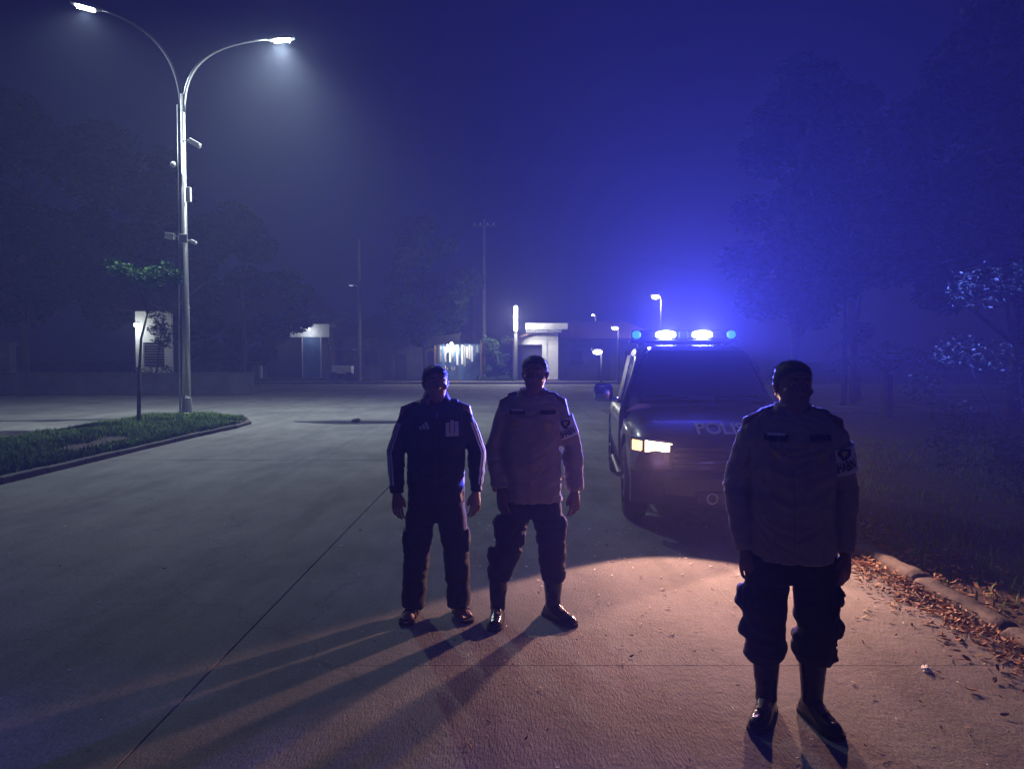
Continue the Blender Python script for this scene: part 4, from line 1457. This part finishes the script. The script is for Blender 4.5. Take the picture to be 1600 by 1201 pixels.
# three-bar triangle on one breast, crest on the other, zip and white sleeve stripes
for i in range(3):
    patch('logo_bar', bv1, -.098 + i * .021, 1.262 + i * .007, .015, .018 + i * .014, 'thread_white', sh1, .004, rot=R(22), nx=3, nz=4)
for i, (dx, hh) in enumerate(((-.030, .070), (0, .088), (.030, .076))):
    patch('crest_bar', bv1, .105 + dx, 1.265 + (.088 - hh) * -.3, .024, hh, 'thread_white', sh1, .004, nx=3, nz=6)
patch('crest_base', bv1, .105, 1.215, .085, .018, 'thread_white', sh1, .0045, nx=6, nz=2)
patch('zip', bv1, 0, 1.13, .010, .58, 'black_plastic', sh1, .003, nx=2, nz=30)
patch('zip_pull', bv1, .008, 1.345, .012, .035, 'chrome', sh1, .006, nx=2, nz=3)
for s in (-1, 1):
    pts, rad = sl1[s]
    for k, off in enumerate((-.022, 0, .022)):
        b = NB()
        rr = []
        N = 26
        for i in range(N + 1):
            t = i / N * (len(pts) - 2.4) + 1.02
            j = min(len(pts) - 2, int(t)); f_ = min(1, t - j)
            p = pts[j].lerp(pts[j + 1], f_); r = rad[j] + (rad[j + 1] - rad[j]) * f_
            ang = off / r - .62
            o_ = Vector((s * math.cos(ang), math.sin(ang), .15 * (1 if j < 1 else 0))).normalized()
            sd2 = Vector((-s * math.sin(ang), math.cos(ang), 0))
            q = p + o_ * 1.0
            from_ = p + o_ * .3
            h = bv1.ray_cast(from_, -o_)
            c = h[0] if h[0] is not None else p + o_ * r
            rr.append([c + o_ * .004 - sd2 * .006, c + o_ * .004 + sd2 * .006, c - o_ * .004 + sd2 * .006, c - o_ * .004 - sd2 * .006])
        loft(b, rr)
        obj('sleeve_stripe', b, 'thread_white', sh1)
for s in (-1, 1):
    b = NB(); box(b, s * .205 - .012, s * .205 + .012, -.06, .06, .43, .58, .008)
    obj('pocket_flap', b, 'trousers_black', tr1)
    a = Vector((P1['ankle'][s][0], P1['ankle'][s][1], 0)); d = Vector((*P1['toe'][s], 0)).normalized(); sv = Vector((-d.y, d.x, 0))
    b = NB(); rr = []
    for t, hw in ((-.07, .03), (-.04, .042), (.05, .042), (.12, .05), (.17, .048), (.20, .03)):
        c = a + d * t
        rr.append([c - sv * hw, c + sv * hw, c + sv * hw + Vector((0, 0, .022)), c - sv * hw + Vector((0, 0, .022))])
    loft(b, rr)
    sn = obj('sandal', b, 'sandal', G1)
    for t, hw, h in ((.10, .047, .068), (.035, .042, .105)):
        b = NB()
        c = a + d * t
        tube(b, [c + sv * hw * math.cos(q) + Vector((0, 0, .018 + (h - .012) * math.sin(q))) for q in [math.pi * i / 10 for i in range(11)]], .005, 8, .010, up=d)
        obj('strap', b, 'leather', sn)

# ---- officers
def officer(loc, rz, label, P):
    G, sh, bv, tr, tb, sl, T = person('person', loc, rz, label, P)
    zs = P['sz']
    # placket and buttons
    patch('placket', bv, 0, (zs + P['torso'][0][0]) / 2 - .03, .034, zs - P['torso'][0][0] - .09, P['top'], sh, .005, nx=3, nz=40)
    for i in range(5):
        z = zs - .14 - i * .11
        h = bv.ray_cast(Vector((0, -1, z)), Vector((0, 1, 0)))
        if h[0] is None: continue
        b = NB(); tube(b, [h[0] + Vector((0, -.004, 0)), h[0] + Vector((0, -.011, 0))], .006, 8)
        obj('button', b, 'thread_gold', sh)
    for s in (-1, 1):
        patch('pocket', bv, s * .098, zs - .20, .105, .115, P['top'], sh, .006, nx=8, nz=8)
        patch('pocket_flap', bv, s * .098, zs - .140, .112, .040, P['top'], sh, .011, nx=8, nz=3)
        rr = []
        for i in range(7):
            x = s * (.088 + .012 * i)
            h = bv.ray_cast(Vector((x, .01, zs + .3)), Vector((0, 0, -1)))
            if h[0] is None: continue
            c = h[0]; n_ = h[1]
            t_ = Vector((0, 1, 0))
            rr.append([c - t_ * .022 - n_ * .006, c + t_ * .022 - n_ * .006, c + t_ * .022 + n_ * .007, c - t_ * .022 + n_ * .007])
        if len(rr) > 2:
            b = NB(); loft(b, rr)
            obj('epaulette', b, 'thread_black', sh)
    patch('name_tape', bv, -.098, zs - .100, .100, .024, 'thread_black', sh, .012, nx=8, nz=2)
    patch('name_strip', bv, -.098, zs - .085, .075, .012, 'band_white', sh, .015, nx=6, nz=1)
    patch('badge', bv, -.098, zs - .175, .045, .036, 'thread_gold', sh, .014, nx=6, nz=5, shape=lambda u, v: u * (1 - .5 * abs(v) * 2 * .6))
    patch('service_tape', bv, .098, zs - .100, .100, .024, 'thread_black', sh, .012, nx=8, nz=2)
    patch('emblem', bv, .098, zs - .195, .050, .06, 'thread_gold', sh, .013, nx=6, nz=6, shape=lambda u, v: u * (1 - max(0, -v) * 1.4))
    # belt
    # armband on the picture-right sleeve
    pts, rad = sl[1]
    a, c = pts[1], pts[3]
    b = NB()
    rr = []
    for t, k in ((.10, .55), (.16, .9), (.35, 1), (.62, 1), (.66, 1)):
        p = a.lerp(c, t); r = rad[1] + (rad[3] - rad[1]) * t
        rr.append((p, r + .010))
    tube(b, [q[0] for q in rr], [q[1] for q in rr], 28, cap=False)
    for v in b.verts: pass
    me = bpy.data.meshes.new('armband')
    bmesh.ops.recalc_face_normals(b, faces=b.faces[:])
    bmesh.ops.solidify(b, geom=b.faces[:], thickness=.004)
    b.to_mesh(me); b.free(); me.shade_smooth()
    ab = link('armband', me, 'band_white', sh)
    abv = bvh_of(me)
    dirv = (c - a).normalized()
    ang = math.atan2(dirv.x, -dirv.z)
    m1 = a.lerp(c, .52)
    wrap_text('BHABIN', .066, abv, m1.x + .004, m1.z, 'thread_black', ab, ang + R(4), .0012, .44, .003)
    m2_ = a.lerp(c, .26)
    patch('armband_emblem', abv, m2_.x + .012, m2_.z, .062, .056, 'thread_black', ab, .003, nx=8, nz=6, shape=lambda u, v: u * (1 - max(0, -v) * 1.5))
    patch('armband_mark', abv, m2_.x + .012, m2_.z + .004, .026, .026, 'thread_gold', ab, .006, nx=5, nz=4, shape=lambda u, v: u * (1 - max(0, -v) * 1.5))
    for s in (-1, 1):
        an = P['ankle'][s]
        boot(G, (an[0], an[1], 0), P['toe'][s], (P['leg'][s][-1][0][0], P['leg'][s][-1][0][1], .30))
    return G, sh, tr

def legs(lx, rx, kx, ax, blouse=.27, r=(.104, .094, .088, .092)):
    out = {}
    for s, (h_, k_, a_) in ((-1, (lx[0], lx[1], lx[2])), (1, (rx[0], rx[1], rx[2]))):
        out[s] = [((h_, 0, .78), r[0], r[0] + .012), (((h_ + k_) / 2, -.004, .62), r[0] - .004, r[0]), ((k_, -.010, .46), r[1], r[1]), (((k_ + a_) / 2, -.004, .36), r[2], r[2]), ((a_, .0, blouse + .02), r[3], r[3]), ((a_, .0, blouse - .025), .072, .076)]
    return out

P2 = dict(head=(.015, 0, 1.485), skin='skin_b', shoulder=.212, sz=1.465, crotch=.66, hipx=.1, yaw=R(-7),
          elbow={-1: (-.246, .02, 1.13), 1: (.258, .02, 1.13)}, wrist={-1: (-.205, -.06, .865), 1: (.272, -.01, .85)}, curl={-1: .6, 1: .8},
          hip={-1: (-.09, 0, .88), 1: (.08, 0, .88)}, knee={-1: (-.165, -.02, .50), 1: (.125, 0, .50)}, ankle={-1: (-.228, -.03, .08), 1: (.135, .02, .08)},
          toe={-1: (-.06, -1), 1: (.62, -.8)},
          torso=[(.785, 0, 0, .190, .142), (.90, 0, 0, .186, .140), (1.05, 0, -.006, .180, .138), (1.25, 0, -.004, .182, .133), (1.37, 0, 0, .180, .116), (1.435, 0, .005, .152, .10), (1.475, 0, .010, .108, .082), (1.505, 0, .012, .078, .074)],
          sleeve=(.070, .066, .064, .062, .060), topname='uniform_shirt', top='shirt_tan', collh=.014, seed=3.1, sfold=.016, cuffext=.0,
          waist=.84, pelvis=[(.68, -.01, .158, .116), (.76, 0, .166, .122), (.88, 0, .160, .118)],
          leg=legs((-.095, -.165, -.222), (.09, .125, .135), 0, 0, .28, (.097, .085, .078, .082)),
          bulge={-1: [((-.215, 0, .60), .045, .075, .09), ((-.27, 0, .42), .03, .06, .06)], 1: [((.19, 0, .60), .04, .075, .09)]}, bottom='trousers_brown', tfold=.022)
officer((.135, 4.80, 0), R(-2), 'uniformed officer in loose tan shirt, armband and boots standing left of the truck', P2)

P3 = dict(head=(.0, 0, 1.455), skin='skin_b', shoulder=.222, sz=1.445, crotch=.62, hipx=.1, yaw=R(8),
          elbow={-1: (-.250, .03, 1.10), 1: (.246, .03, 1.10)}, wrist={-1: (-.212, -.03, .80), 1: (.236, -.02, .80)}, curl={-1: .8, 1: .8},
          hip={-1: (-.09, 0, .86), 1: (.09, 0, .86)}, knee={-1: (-.125, -.01, .48), 1: (.12, -.01, .48)}, ankle={-1: (-.105, .0, .08), 1: (.105, .0, .08)},
          toe={-1: (-.42, -1), 1: (.30, -1)},
          torso=[(.765, 0, 0, .196, .148), (.90, 0, 0, .192, .146), (1.05, 0, -.008, .186, .147), (1.22, 0, -.006, .190, .138), (1.35, 0, 0, .186, .118), (1.415, 0, .005, .155, .10), (1.455, 0, .010, .112, .082), (1.485, 0, .012, .080, .074)],
          sleeve=(.074, .068, .063, .057, .048), topname='uniform_shirt', top='shirt_tan', collh=.014, seed=6.7, sfold=.014, cuffext=.0,
          waist=.82, pelvis=[(.66, 0, .172, .12), (.74, 0, .182, .13), (.86, 0, .172, .122)],
          leg=legs((-.098, -.118, -.108), (.098, .122, .105), 0, 0, .29, (.104, .096, .090, .096)),
          bulge={-1: [((-.205, 0, .565), .055, .075, .065), ((-.19, 0, .42), .05, .06, .055), ((-.165, 0, .30), .045, .06, .035)], 1: [((.20, 0, .60), .03, .07, .07), ((.195, 0, .43), .05, .06, .06), ((.17, 0, .31), .045, .06, .045), ((.03, 0, .40), .03, .05, .03)]}, bottom='trousers_brown', tfold=.022)
officer((1.325, 3.47, 0), R(-8), 'nearest uniformed officer in tan shirt with white lettered armband, on the right', P3)

# ------------------------------------------------------------------ thin haze added to imitate lens glare
b = NB(); box(b, -75, 75, -12, 95, -1.2, 26)
hz = bpy.data.materials.new('glare_haze')
hz.use_nodes = True
n = hz.node_tree
n.nodes.clear()
pv = n.nodes.new('ShaderNodeVolumePrincipled')
pv.inputs['Color'].default_value = (.66, .72, 1, 1)
pv.inputs['Density'].default_value = HAZE
pv.inputs['Anisotropy'].default_value = .18
ou = n.nodes.new('ShaderNodeOutputMaterial')
n.links.new(pv.outputs[0], ou.inputs['Volume'])
MATS['glare_haze'] = hz
tag(obj('glare_haze', b, 'glare_haze'), 'thin added haze imitating the lens glare of the blue light bar', 'glare_haze', kind='stuff')
